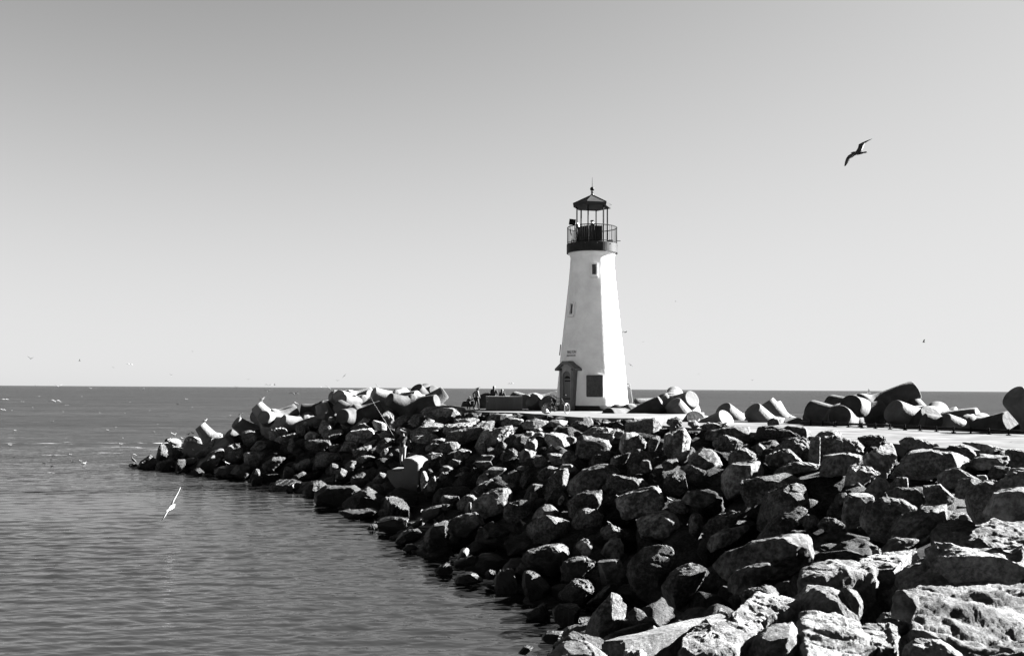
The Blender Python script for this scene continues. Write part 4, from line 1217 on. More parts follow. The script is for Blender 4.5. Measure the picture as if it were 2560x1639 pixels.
# smaller rubble wedged between and under the boulders, far too many to count
def build_rubble():
    rg = np.random.RandomState(5)
    VS, FS, n0 = [], [], 0
    protos = []
    for k in range(14):
        a = np.sort(rg.uniform(0, 2 * PI, 7)); q = rg.uniform(.75, 1.1, 7)
        protos.append(rock_mesh([(math.cos(t) * r * .5, math.sin(t) * r * .36) for t, r in zip(a, q)], .9, 5000 + k, 4))
    cnt = 0
    while cnt < 1500:
        x = rg.uniform(-27, 18); y = rg.uniform(8, 76)
        P2 = np.array([[x, y]])
        d = float(shore_dist(P2)[0]); bd = float(bank_d(P2)[0])
        if d < .2 or (d > 17 and bd < -1) or y < 8.2: continue
        z = ground(x, y)
        if z > 3.7 and rg.rand() < .6: continue
        V, F = protos[rg.randint(14)]
        s_ = rg.uniform(.7, 1.9)
        E = np.array(Euler((rg.uniform(-.4, .4), rg.uniform(-.4, .4), rg.uniform(0, 6.3))).to_matrix())
        if bd > -.6: s_ *= .6; z -= .55
        VS.append(V @ E.T * s_ + np.array([x, y, z - .55 - .1 * s_])); FS.append(F + n0); n0 += len(V); cnt += 1
    # the bank right of the path bend is stone too
    for q in range(420):
        x, y = rg.uniform(3, 26), rg.uniform(2, 25)
        if x < .58 * y + .6 or y > 33 - .9 * x + 8: continue
        V, F = protos[rg.randint(14)]
        s_ = rg.uniform(.9, 2.2)
        E = np.array(Euler((rg.uniform(-.4, .4), rg.uniform(-.4, .4), rg.uniform(0, 6.3))).to_matrix())
        VS.append(V @ E.T * s_ + np.array([x, y, ground(x, y) - .35 - .1 * s_])); FS.append(F + n0); n0 += len(V)
    # loose stones heaped against the front edge of the pavement and path
    for q in range(230):
        x = rg.uniform(-3.9, 16)
        e = float(np.interp(x, _LX, _LYM)); y = e - rg.uniform(-.25, .9)
        top = SLAB_Z if x < 6 else PATH_Z
        V, F = protos[rg.randint(14)]
        s_ = rg.uniform(.35, .95)
        E = np.array(Euler((rg.uniform(-.4, .4), rg.uniform(-.4, .4), rg.uniform(0, 6.3))).to_matrix())
        VS.append(V @ E.T * s_ + np.array([x, y, top - .22 - .05 * s_ - max(0, e - y) * .3])); FS.append(F + n0); n0 += len(V)
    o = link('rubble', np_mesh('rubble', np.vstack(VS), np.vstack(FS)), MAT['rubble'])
    tag(o, 'dark broken rubble filling the gaps between the boulders', kind='stuff')
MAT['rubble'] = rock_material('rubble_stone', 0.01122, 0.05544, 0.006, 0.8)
build_rubble()

# concrete beam lying in the near bank
def quad_beam():
    a, b_, c, d = hit(1500, 1622, True), hit(1800, 1537, True), hit(1835, 1560, True), hit(1560, 1640, True)
    top = [a, b_, c, d]
    bm = bmesh.new()
    z = sum(p.z for p in top) / 4 + .05
    tv = [bm.verts.new((p.x, p.y, z + .02 * i)) for i, p in enumerate(top)]
    bv = [bm.verts.new((p.x, p.y, z - .55)) for p in top]
    bm.faces.new(tv); bm.faces.new(bv[::-1])
    for i in range(4): bm.faces.new((tv[i], bv[i], bv[(i + 1) % 4], tv[(i + 1) % 4]))
    bmesh.ops.bevel(bm, geom=list(bm.edges), offset=.025, segments=2, affect='EDGES')
    bmesh.ops.subdivide_edges(bm, edges=[e for e in bm.edges if e.calc_length() > .3], cuts=14, use_grid_fill=True)
    for v in bm.verts:
        q = np.array([[v.co.x * 4, v.co.y * 4, v.co.z * 4]])
        v.co.z += float(fbm(q, 3)[0]) * .02; v.co.x += float(fbm(q + 9, 3)[0]) * .02
    o = obj('concrete_beam', bm, MAT['slab_old'], smooth=False)
    tag(o, 'pale straight concrete beam lying between the sunlit foreground boulders', 'beam')
MAT['slab_old'] = rock_material('old_concrete', 0.04769, 0.1183, 0.05, 0.35, tide=False, fine=1.6)
quad_beam()
# ------------------------------------------------------------------ concrete tetrapods
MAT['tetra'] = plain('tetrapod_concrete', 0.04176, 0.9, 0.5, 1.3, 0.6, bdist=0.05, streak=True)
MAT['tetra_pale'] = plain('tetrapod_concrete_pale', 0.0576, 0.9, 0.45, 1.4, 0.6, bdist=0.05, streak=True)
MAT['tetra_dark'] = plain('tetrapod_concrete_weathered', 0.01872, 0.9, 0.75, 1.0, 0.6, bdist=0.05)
LEG_L = 2.05
def leg_ring(bm, axis, seg=30, L=LEG_L, r0=.78, r1=.485):
    axis = Vector(axis).normalized()
    a = Vector((0, 0, 1)) if abs(axis.z) < .9 else Vector((1, 0, 0))
    u = axis.cross(a).normalized(); v = axis.cross(u)
    rows = []
    ts = [0.0, .3, .5, .7, .9, 1.1, 1.35, 1.6, 1.8] + ([2.2] if L > 2.4 else []) + [L - .045, L - .012, L]
    for t in ts:
        r = r0 + (r1 - r0) * t / L
        r += .30 * math.exp(-((t - .25) / .38) ** 2) * (t > .2)
        if t > L - .03: r -= (.012 if t < L - .005 else .045)
        rows.append([bm.verts.new(axis * t + (u * math.cos(2 * PI * k / seg) + v * math.sin(2 * PI * k / seg)) * r) for k in range(seg)])
    for p, q in zip(rows, rows[1:]):
        for k in range(seg): bm.faces.new((p[k], p[(k + 1) % seg], q[(k + 1) % seg], q[k]))
    bm.faces.new(rows[-1])
    bm.faces.new(rows[0][::-1])
_n = math.sqrt(1 / 3)
TET_AX = [Vector((0, 0, 1))] + [Vector((math.cos(a) * math.sqrt(8) / 3, math.sin(a) * math.sqrt(8) / 3, -1 / 3)) for a in (0, 2 * PI / 3, 4 * PI / 3)]
def tet_mesh(L0):
    bm = bmesh.new()
    for i, a in enumerate(TET_AX): leg_ring(bm, a, L=L0 if i == 0 else LEG_L)
    me = bpy.data.meshes.new('tetrapod')
    bmesh.ops.recalc_face_normals(bm, faces=bm.faces); bm.to_mesh(me); bm.free()
    me.polygons.foreach_set('use_smooth', [len(p.vertices) == 4 for p in me.polygons])
    me.materials.append(None)
    return me
TET_ME = tet_mesh(LEG_L)
TET_LONG = tet_mesh(2.75)
TETS = []
CMI = CM.inverted()
def tetrapod(px, py, d, axis, label, mat='tetra', spin=None, second=None, sc=1.0):
    """a tetrapod with the tip centre of one leg on the photo point (px, py) at distance d;
    axis: that leg's direction as (right, up, towards the camera)"""
    if px < 1200:
        sc *= .82 if px < 530 else .9
        if px != 856: d += 3.0
    tip = at(px, py, d)
    f = Vector((tip.x, tip.y, 0)).normalized(); rt = Vector((f.y, -f.x, 0))
    def cvt(a): return (rt * a[0] + Vector((0, 0, a[1])) - f * a[2]).normalized()
    A = cvt(axis)
    if second is None:
        # turn the block about that leg until the other three legs lie lowest and most hidden
        best = None
        e = Vector((.3, .9, .1)); e = (e - A * e.dot(A)).normalized(); g = A.cross(e)
        ctr = tip - A * LEG_L * sc
        for q in range(24):
            t_ = 2 * PI * q / 72
            S_ = e * math.cos(t_) + g * math.sin(t_)
            G_ = A.cross(S_)
            pen = 0
            for k in range(3):
                t2 = 2 * PI * k / 3
                L_ = (S_ * math.cos(t2) + G_ * math.sin(t2)) * math.sqrt(8) / 3 - A / 3
                tp_ = ctr + L_ * LEG_L * sc
                cc = CMI @ (tp_ - CAMP)
                v_ = HGT / 2 - FPX * cc.y / -cc.z
                pen += 3 * max(0, py + 12 - v_) ** 1.5 + max(0, -L_.dot(f)) * 14 + max(0, -float(shore_dist(np.array([[tp_.x, tp_.y]]))[0])) * 12
            if best is None or pen < best[0]: best = (pen, S_)
        S = best[1].copy()
    else: S = cvt(second)
    S = (S - A * S.dot(A))
    S.normalize()
    Bt = A.cross(S)
    M = Matrix((S, Bt, A)).transposed()          # local x -> S, z -> A
    if label in ('SFL',): pass
    big = label.startswith('huge')
    o = bpy.data.objects.new('tetrapod', TET_LONG if big else TET_ME); C.objects.link(o)
    o.matrix_world = Matrix.Translation(tip - A * (2.75 if big else LEG_L) * sc) @ M.to_4x4() @ Matrix.Scale(sc, 4)
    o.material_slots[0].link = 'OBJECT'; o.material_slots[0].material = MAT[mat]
    tag(o, label, 'tetrapod', 'concrete tetrapods on the jetty')
    TETS.append((o, px, py))
    return o
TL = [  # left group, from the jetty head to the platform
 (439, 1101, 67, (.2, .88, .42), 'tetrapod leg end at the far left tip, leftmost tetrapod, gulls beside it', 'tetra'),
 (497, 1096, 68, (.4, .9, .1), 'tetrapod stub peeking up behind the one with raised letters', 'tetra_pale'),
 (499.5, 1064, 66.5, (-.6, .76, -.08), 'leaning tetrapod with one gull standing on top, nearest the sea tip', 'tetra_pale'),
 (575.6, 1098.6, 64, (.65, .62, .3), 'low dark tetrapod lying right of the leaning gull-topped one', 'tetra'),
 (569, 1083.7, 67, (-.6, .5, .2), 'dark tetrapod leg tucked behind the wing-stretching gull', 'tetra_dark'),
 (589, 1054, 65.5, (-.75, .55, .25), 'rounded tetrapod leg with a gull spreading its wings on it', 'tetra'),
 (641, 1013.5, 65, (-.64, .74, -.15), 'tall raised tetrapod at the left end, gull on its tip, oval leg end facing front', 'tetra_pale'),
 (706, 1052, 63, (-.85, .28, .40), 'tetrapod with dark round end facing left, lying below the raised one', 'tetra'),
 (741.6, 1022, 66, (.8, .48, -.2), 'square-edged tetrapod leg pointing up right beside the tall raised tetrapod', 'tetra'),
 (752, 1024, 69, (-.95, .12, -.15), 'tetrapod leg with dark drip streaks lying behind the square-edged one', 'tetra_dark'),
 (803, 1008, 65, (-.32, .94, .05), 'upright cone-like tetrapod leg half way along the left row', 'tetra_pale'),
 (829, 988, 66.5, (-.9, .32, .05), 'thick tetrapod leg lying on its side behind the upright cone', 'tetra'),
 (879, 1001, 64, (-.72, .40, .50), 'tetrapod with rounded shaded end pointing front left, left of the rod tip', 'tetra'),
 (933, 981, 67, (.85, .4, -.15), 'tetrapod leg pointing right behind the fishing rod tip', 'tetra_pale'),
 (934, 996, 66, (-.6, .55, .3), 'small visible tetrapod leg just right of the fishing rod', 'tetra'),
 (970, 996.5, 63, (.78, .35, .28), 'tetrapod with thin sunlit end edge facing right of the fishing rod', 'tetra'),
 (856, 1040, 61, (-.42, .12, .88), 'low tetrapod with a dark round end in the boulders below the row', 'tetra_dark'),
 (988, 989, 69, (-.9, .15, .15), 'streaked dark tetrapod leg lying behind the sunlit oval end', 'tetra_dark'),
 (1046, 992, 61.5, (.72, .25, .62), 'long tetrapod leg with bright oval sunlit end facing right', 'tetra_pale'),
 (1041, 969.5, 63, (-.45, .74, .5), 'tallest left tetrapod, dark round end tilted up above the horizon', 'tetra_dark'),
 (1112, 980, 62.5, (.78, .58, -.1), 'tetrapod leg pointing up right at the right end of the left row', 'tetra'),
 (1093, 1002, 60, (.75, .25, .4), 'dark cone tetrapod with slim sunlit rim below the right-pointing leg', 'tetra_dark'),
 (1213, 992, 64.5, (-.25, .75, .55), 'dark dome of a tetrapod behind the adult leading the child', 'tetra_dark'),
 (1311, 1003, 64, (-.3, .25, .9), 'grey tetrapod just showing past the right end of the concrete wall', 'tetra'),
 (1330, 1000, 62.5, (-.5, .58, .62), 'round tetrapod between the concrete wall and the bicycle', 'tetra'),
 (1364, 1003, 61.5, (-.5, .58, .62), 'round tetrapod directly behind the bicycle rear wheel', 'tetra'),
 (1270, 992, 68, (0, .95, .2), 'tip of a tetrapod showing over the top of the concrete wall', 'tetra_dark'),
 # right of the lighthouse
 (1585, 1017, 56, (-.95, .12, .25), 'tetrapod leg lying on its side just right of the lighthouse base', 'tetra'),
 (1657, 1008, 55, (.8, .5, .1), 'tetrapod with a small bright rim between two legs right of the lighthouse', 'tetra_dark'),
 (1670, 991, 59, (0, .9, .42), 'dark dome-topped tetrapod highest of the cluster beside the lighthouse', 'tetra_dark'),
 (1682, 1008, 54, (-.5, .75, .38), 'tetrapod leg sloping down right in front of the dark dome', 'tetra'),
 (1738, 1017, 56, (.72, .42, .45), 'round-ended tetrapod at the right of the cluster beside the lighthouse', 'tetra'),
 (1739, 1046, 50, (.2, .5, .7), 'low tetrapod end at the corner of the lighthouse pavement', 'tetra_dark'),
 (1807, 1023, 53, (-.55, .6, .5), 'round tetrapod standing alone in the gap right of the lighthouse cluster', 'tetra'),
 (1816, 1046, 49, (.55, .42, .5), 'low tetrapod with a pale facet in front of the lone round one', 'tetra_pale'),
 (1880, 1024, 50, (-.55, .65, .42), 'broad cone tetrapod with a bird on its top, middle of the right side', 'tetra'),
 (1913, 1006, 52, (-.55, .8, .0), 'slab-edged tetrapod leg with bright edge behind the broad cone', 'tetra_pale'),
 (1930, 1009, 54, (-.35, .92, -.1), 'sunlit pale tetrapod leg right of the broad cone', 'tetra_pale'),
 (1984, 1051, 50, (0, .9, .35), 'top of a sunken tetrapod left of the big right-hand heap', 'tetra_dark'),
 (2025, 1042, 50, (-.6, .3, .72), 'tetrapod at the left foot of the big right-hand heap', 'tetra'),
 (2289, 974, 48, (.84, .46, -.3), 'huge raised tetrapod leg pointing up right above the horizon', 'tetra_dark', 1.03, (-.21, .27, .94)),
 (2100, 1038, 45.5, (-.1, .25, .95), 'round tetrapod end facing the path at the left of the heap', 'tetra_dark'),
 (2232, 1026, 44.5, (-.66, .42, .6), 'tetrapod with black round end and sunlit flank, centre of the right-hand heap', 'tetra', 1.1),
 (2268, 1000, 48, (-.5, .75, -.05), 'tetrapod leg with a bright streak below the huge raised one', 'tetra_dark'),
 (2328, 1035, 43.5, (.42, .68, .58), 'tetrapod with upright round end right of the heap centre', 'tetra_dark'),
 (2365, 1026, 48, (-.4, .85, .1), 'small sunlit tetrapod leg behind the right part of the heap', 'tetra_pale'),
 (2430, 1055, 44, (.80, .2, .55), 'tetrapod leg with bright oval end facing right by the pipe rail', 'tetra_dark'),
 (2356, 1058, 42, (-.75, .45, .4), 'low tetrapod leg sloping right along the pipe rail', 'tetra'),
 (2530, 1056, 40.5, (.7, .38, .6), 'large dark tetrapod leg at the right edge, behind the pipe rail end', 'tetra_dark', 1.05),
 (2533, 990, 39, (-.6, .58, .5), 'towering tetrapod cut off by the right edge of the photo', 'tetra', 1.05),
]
for t in TL:
    tetrapod(t[0], t[1], t[2], t[3], t[4], t[5], sc=t[6] if len(t) > 6 else 1.0, second=t[7] if len(t) > 7 else None)
# the one with raised letters cast into its leg end
o = tetrapod(476.5, 1100, 66, (.1, .70, .70), 'tetrapod with raised letters S F L on its sunlit leg end', 'tetra_pale', second=(.75, .3, -.5))
cu = bpy.data.curves.new('letters', 'FONT'); cu.body = 'S F L'; cu.size = .34; cu.extrude = .02; cu.align_x = 'CENTER'; cu.align_y = 'CENTER'
ob = bpy.data.objects.new('letters_src', cu); C.objects.link(ob)
me = bpy.data.meshes.new_from_object(ob.evaluated_get(bpy.context.evaluated_depsgraph_get())); bpy.data.objects.remove(ob)
R3 = o.matrix_world.to_3x3().normalized()
tp = at(476.5, 1100, 66); f = Vector((tp.x, tp.y, 0)).normalized(); rt = Vector((f.y, -f.x, 0))
A = R3 @ Vector((0, 0, 1)); X = (rt - A * rt.dot(A)).normalized(); Y = A.cross(X)
ML = Matrix((X, Y, A)).transposed().to_4x4(); ML.translation = tp + A * .012
lo = link('lettering', me, MAT['iron']); lo.parent = o; lo.matrix_world = ML
lo.matrix_parent_inverse = o.matrix_world.inverted(); lo.matrix_basis = ML
MAT['pillar'] = plain('pillar_concrete', 0.068, 0.8, 0.2, 3, 0.3)
# ------------------------------------------------------------------ things on the jetty
def frame_at(p):
    """matrix: local x right, y away, z up as seen from the path, origin p"""
    f = Vector((p.x, p.y, 0)).normalized(); rt = Vector((f.y, -f.x, 0))
    M = Matrix(((rt.x, f.x, 0, p.x), (rt.y, f.y, 0, p.y), (0, 0, 1, p.z), (0, 0, 0, 1)))
    return M
def thing(name, p, label, cat, group=None, yaw=0.0):
    f = Vector((p.x, p.y, 0)).normalized()
    return empty(name, p, label, cat, group, math.atan2(-f.x, f.y) + yaw)
bpy.context.view_layer.update()
DG = bpy.context.evaluated_depsgraph_get()
def cast(px, py):
    d = ray(px, py).normalized()
    ok, loc, nrm, i, ob, m = scene.ray_cast(DG, CAMP + d * 1.5, d)
    return (loc.copy(), ob.name) if ok else (None, None)
def on_slab(px, py, z=SLAB_Z):
    d = ray(px, py); k = (z - EYE) / d.z
    return CAMP + d * k

# concrete wall with a cap and a small sign
pa, pb = on_slab(1214.7, 1023.2), on_slab(1306, 1023.8)
mid = (pa + pb) / 2; wl = (pb - pa).length
w_ = thing('concrete_wall', mid, 'long low concrete wall block with streaked face on the lighthouse pavement', 'wall')
hw = (at(1260, 990.3, mid.y).z - SLAB_Z)
bm = bmesh.new(); box(bm, (0, .45, (hw - .07) / 2), (wl, .9, hw - .07), bev=.015); obj('wall_body', bm, MAT['wall_conc'], w_)
bm = bmesh.new(); box(bm, (0, .45, hw - .034), (wl + .04, .94, .07), bev=.012); obj('cap', bm, MAT['wall_cap'], w_)
bm = bmesh.new(); box(bm, (-wl / 2 + .085, -.012, hw - .22), (.105, .02, .27)); sg = obj('sign', bm, MAT['paper'], w_)
bm = bmesh.new(); box(bm, (-wl / 2 + .085, -.024, hw - .20), (.03, .006, .13)); obj('sign_symbol', bm, MAT['iron'], sg)
# low dark block behind the child
p = on_slab(1168, 1016.5)
bm = bmesh.new(); prism(bm, [(-.45, 0), (-.30, .40), (.46, .42), (.46, 0)], 0, .8)
o = obj('concrete_block', bm, MAT['tetra_dark']); o.matrix_world = frame_at(p); tag(o, 'low dark sloped block behind the child, left of the concrete wall', 'block')
# pale pillar with a ring, behind the lighthouse
p = on_slab(1577, 1026.5); p = at(1576, 1026, 64.5); p.z = SLAB_Z
t = thing('marker_pillar', p, 'pale tapering pillar with a round ring on top behind the lighthouse', 'pillar')
k = p.y / FPX
bm = bmesh.new(); prism(bm, [(-9 * k, 0), (-8 * k, 54 * k), (-5 * k, 57 * k), (1 * k, 55 * k), (9 * k, 0)], -.18, .18); bmesh.ops.bevel(bm, geom=list(bm.edges), offset=.02, segments=1, affect='EDGES')
obj('shaft', bm, MAT['pillar'], t)
bm = bmesh.new()
ring = [(-4.5 * k + 3.6 * k * math.cos(a), 0, 60.3 * k + 3.6 * k * math.sin(a)) for a in np.linspace(0, 2 * PI, 25)]
tube(bm, ring, .028, 8, cap=False); obj('ring', bm, MAT['pillar'], t, smooth=True)
for px_, hh in ((1566, .22), (1575, .26)):
    p = at(px_, 1027, 62.6); p.z = SLAB_Z
    bm = bmesh.new(); r_ = bmesh.ops.create_icosphere(bm, subdivisions=3, radius=.2)
    for v in bm.verts: v.co += v.normal * float(pnoise(np.array([[v.co.x * 6 + px_, v.co.y * 6, v.co.z * 6]]))[0]) * .06; v.co.z = v.co.z * hh / .2 + hh * .7
    o = obj('stone', bm, MAT['core'], smooth=True); o.location = p
    tag(o, 'small dark stone at the foot of the pale pillar, ' + ('left one against the lighthouse base' if px_ == 1566 else 'right one'), 'stone')

# pipe rail on the far edge of the path
pts = [on_slab(x, y, PATH_Z) for x, y in ((2004, 1062), (2120, 1067.5), (2240, 1073), (2360, 1079), (2480, 1085), (2600, 1091.5))]
t = empty('pipe_rail', pts[0], 'low black pipe rail with short posts along the far edge of the path', 'rail')
bm = bmesh.new(); tube(bm, [q - pts[0] + Vector((0, 0, .15)) for q in pts], .045, 10); obj('pipe', bm, MAT['iron'], t, smooth=True)
for x in (2027, 2057, 2088, 2121, 2155.5, 2188.5, 2225, 2262.5, 2300, 2341, 2384, 2427, 2472.5, 2522):
    q = on_slab(x, 1062 + (x - 2004) * .0493, PATH_Z) - pts[0]
    bm = bmesh.new(); tube(bm, [q, q + Vector((0, 0, .24))], .035, 8); lathe(bm, [(0, 0), (.09, 0), (.09, .03), (0, .03)], 10, q)
    obj('post', bm, MAT['metal_dark'], t)

# big angular concrete block the angler stands on
B0, _ = cast(1015, 1222)
BD = hit(1010, 1195).y - .3
bk = (BD / FPX)
def bp(x, y): return ((x / 8.555 + 900 - 1010) * bk, -(y / 8.555 + 1060 - 1165) * bk)
blkp = at(1010, 1165, BD)
prof = [bp(*q) for q in ((590, 1000), (940, 985), (985, 940), (985, 730), (1010, 705), (1180, 712), (1320, 790), (1330, 1180), (1290, 1420), (880, 1430), (720, 1290), (600, 1120))]
bm = bmesh.new(); prism(bm, prof, -.25, .95)
# the long step reaches further left at the back
for v in bm.verts:
    if v.co.y > 0 and v.co.x < -.55: v.co.z += .02
M = Matrix.Rotation(rad(4), 4, 'X') @ Matrix.Rotation(rad(-24), 4, 'Z')
bmesh.ops.transform(bm, matrix=M, verts=bm.verts)
bmesh.ops.bevel(bm, geom=list(bm.edges), offset=.03, segments=2, affect='EDGES')
o = obj('concrete_block', bm, MAT['block']); o.matrix_world = frame_at(blkp)
tag(o, 'big stepped concrete block among the boulders with the angler standing on it', 'block')

# ---- bicycle
bd_ = on_slab(1391, 1034.4)
bike = thing('bicycle', bd_, 'bicycle with high swept handlebars standing in front of the lighthouse door', 'bicycle', yaw=0)
q_ = bd_.y / FPX / 19.25
def b3(x, y, dy=0.0): return Vector(((x / 19.25 + 1340 - 1391) * q_ * 19.25, dy, -(y - 1437) * q_))
def wheel(name, c, R, yaw, mat_rim):
    w0 = bpy.data.objects.new(name, None); C.objects.link(w0); w0.parent = bike; w0.location = c; w0.rotation_euler = (0, 0, yaw); w0.empty_display_size = .1
    me_bm = bmesh.new(); tube(me_bm, [(R * .93 * math.cos(a), 0, R * .93 * math.sin(a)) for a in np.linspace(0, 2 * PI, 41)], R * .07, 8, cap=False)
    obj('tyre', me_bm, MAT['tyre'], w0, smooth=True)
    me_bm = bmesh.new(); tube(me_bm, [(R * .82 * math.cos(a), 0, R * .82 * math.sin(a)) for a in np.linspace(0, 2 * PI, 41)], R * .045, 6, cap=False)
    obj('rim', me_bm, mat_rim, w0, smooth=True)
    me_bm = bmesh.new()
    tube(me_bm, [(0, -.05, 0), (0, .05, 0)], R * .09, 8)
    for k in range(20):
        a = 2 * PI * k / 20
        tube(me_bm, [(0, .03 * (-1) ** k, 0), (R * .81 * math.cos(a), 0, R * .81 * math.sin(a))], .004, 4)
    obj('spokes', me_bm, MAT['chrome'], w0)
    return w0
RW = 14.0 * q_ * 19.25
rc, fc = b3(500, 1437) + Vector((0, 0, RW)), b3(1480, 1437, -.02) + Vector((0, 0, RW))
wheel('wheel', rc, RW, 0, MAT['chrome']); wheel('wheel', fc, RW, rad(58), MAT['chrome'])
bbk, st, sj = b3(930, 1180), b3(690, 660), b3(765, 885)
hd0, hd1 = b3(1215, 690), b3(1310, 870)
bm = bmesh.new()
tube(bm, [bbk, st], .016, 8); tube(bm, [sj, b3(1050, 880), b3(1235, 745)], .016, 8); tube(bm, [bbk, b3(1150, 980), hd1], .018, 8); tube(bm, [hd0, hd1], .02, 8)
for dy in (-.05, .05):
    tube(bm, [bbk + Vector((0, dy * .6, 0)), rc + Vector((0, dy, 0))], .011, 6); tube(bm, [sj + Vector((0, dy * .4, 0)), rc + Vector((0, dy, 0))], .010, 6)
obj('frame', bm, MAT['cloth_mid'], bike, smooth=True)
bm = bmesh.new()
fv = Vector((math.sin(rad(58)) * .06, -math.cos(rad(58)) * .06, 0))
tube(bm, [hd0, hd1], .014, 8)
for s in (-1, 1): tube(bm, [hd1, hd1 + (fc - hd1) * .15 + fv * s, fc + fv * s], .012, 6)
obj('fork', bm, MAT['chrome'], bike, smooth=True)
bm = bmesh.new()
tube(bm, [b3(700, 475, .34), b3(830, 565, .28), b3(1060, 690, .06), b3(1180, 690, 0), b3(1300, 610, -.12), b3(1350, 550, -.26), b3(1430, 530, -.32)], .014, 8)
tube(bm, [hd0, b3(1180, 690, 0)], .015, 8)
hb = obj('handlebar', bm, MAT['iron'], bike, smooth=True)
for e0, e1 in ((b3(700, 475, .34), b3(770, 525, .31)), (b3(1430, 530, -.32), b3(1370, 543, -.28))):
    bm = bmesh.new(); tube(bm, [e0, e1], .022, 8); obj('grip', bm, MAT['tyre'], hb)
bm = bmesh.new()
prof = [(-.13, .0), (-.12, .045), (-.03, .05), (.10, .03), (.15, .01), (.10, -.01), (-.06, -.02)]
prism(bm, [(st.x + x, st.z + z) for x, z in prof], st.y - .06, st.y + .06); bmesh.ops.bevel(bm, geom=list(bm.edges), offset=.012, segments=2, affect='EDGES')
obj('saddle', bm, MAT['tyre'], bike)
bm = bmesh.new(); tube(bm, [bbk + Vector((.10 * math.cos(a), -.06, .10 * math.sin(a))) for a in np.linspace(0, 2 * PI, 25)], .010, 6, cap=False)
for k in range(5): a = 2 * PI * k / 5; tube(bm, [bbk + Vector((0, -.06, 0)), bbk + Vector((.1 * math.cos(a), -.06, .1 * math.sin(a)))], .006, 4)
obj('chainring', bm, MAT['chrome'], bike)
for s, a in ((-1, rad(75)), (1, rad(255))):
    e = bbk + Vector((.16 * math.cos(a), s * .09, .16 * math.sin(a)))
    bm = bmesh.new(); tube(bm, [bbk + Vector((0, s * .075, 0)), e], .009, 6)
    ck = obj('crank', bm, MAT['chrome'], bike)
    bm = bmesh.new(); box(bm, e + Vector((0, s * .05, 0)), (.09, .09, .02)); obj('pedal', bm, MAT['tyre'], ck)
bm = bmesh.new(); box(bm, b3(650, 1130, -.055), (.24, .012, .045)); obj('chain_guard', bm, MAT['chrome'], bike)
bm = bmesh.new(); box(bm, b3(385, 1240, -.075), (.20, .012, .29)); obj('side_panel', bm, MAT['paper'], bike)
bm = bmesh.new(); box(bm, b3(980, 955, 0), (.11, .07, .10), bev=.01); obj('frame_bag', bm, MAT['paper'], bike)
bm = bmesh.new(); tube(bm, [(rc.x + R_ * math.cos(a), 0, rc.z + R_ * math.sin(a)) for a in np.linspace(rad(20), rad(130), 16) for R_ in (RW * 1.10,)], .012, 6); obj('mudguard', bm, MAT['metal_dark'], bike)

# ---- people: one continuous skinned body each, clothing and hair as parts
def skin_mesh(name, V, E, mat, parent, lev=2):
    """V: {key: ((x, y, z), radius)}, first key is the root"""
    keys = list(V)
    me = bpy.data.meshes.new(name)
    me.from_pydata([V[k][0] for k in keys], [(keys.index(a), keys.index(b)) for a, b in E], [])
    o = bpy.data.objects.new(name, me); C.objects.link(o); me.materials.append(mat)
    o.modifiers.new('skin', 'SKIN')
    if not me.skin_vertices: me.skin_vertices.new()
    for i, k in enumerate(keys):
        r = V[k][1]; sv = me.skin_vertices[0].data[i]
        sv.radius = r if isinstance(r, tuple) else (r, r); sv.use_root = (i == 0)
    s = o.modifiers.new('sub', 'SUBSURF'); s.levels = lev; s.render_levels = lev
    o.modifiers['skin'].use_smooth_shade = True
    o.parent = parent
    return o
def fingers(V, E, root, wrist, direction, palm_n, s):
    """palm with five bent fingers at the end of an arm"""
    d = Vector(direction).normalized(); n = Vector(palm_n).normalized(); side = d.cross(n).normalized()
    w = Vector(wrist)
    V[root + '_palm'] = (tuple(w + d * .055 * s), (.030 * s, .017 * s)); E.append((root, root + '_palm'))
    for i, (off, ln) in enumerate(((-.027, .058), (-.009, .068), (.009, .072), (.027, .062))):
        a = w + d * .085 * s + side * off * s; b = a + d * ln * .55 * s + n * .012 * s; c = b + d * ln * .3 * s + n * .03 * s
        for t_, p_, r_ in (('a', a, .0095), ('b', b, .0085), ('c', c, .007)): V[f'{root}_f{i}{t_}'] = (tuple(p_), r_ * s)
        E += [(root + '_palm', f'{root}_f{i}a'), (f'{root}_f{i}a', f'{root}_f{i}b'), (f'{root}_f{i}b', f'{root}_f{i}c')]
    a = w + d * .035 * s - side * .035 * s; b = a + d * .035 * s - side * .012 * s + n * .012 * s
    V[root + '_t0'] = (tuple(a), .011 * s); V[root + '_t1'] = (tuple(b), .009 * s)
    E += [(root + '_palm', root + '_t0'), (root + '_t0', root + '_t1')]
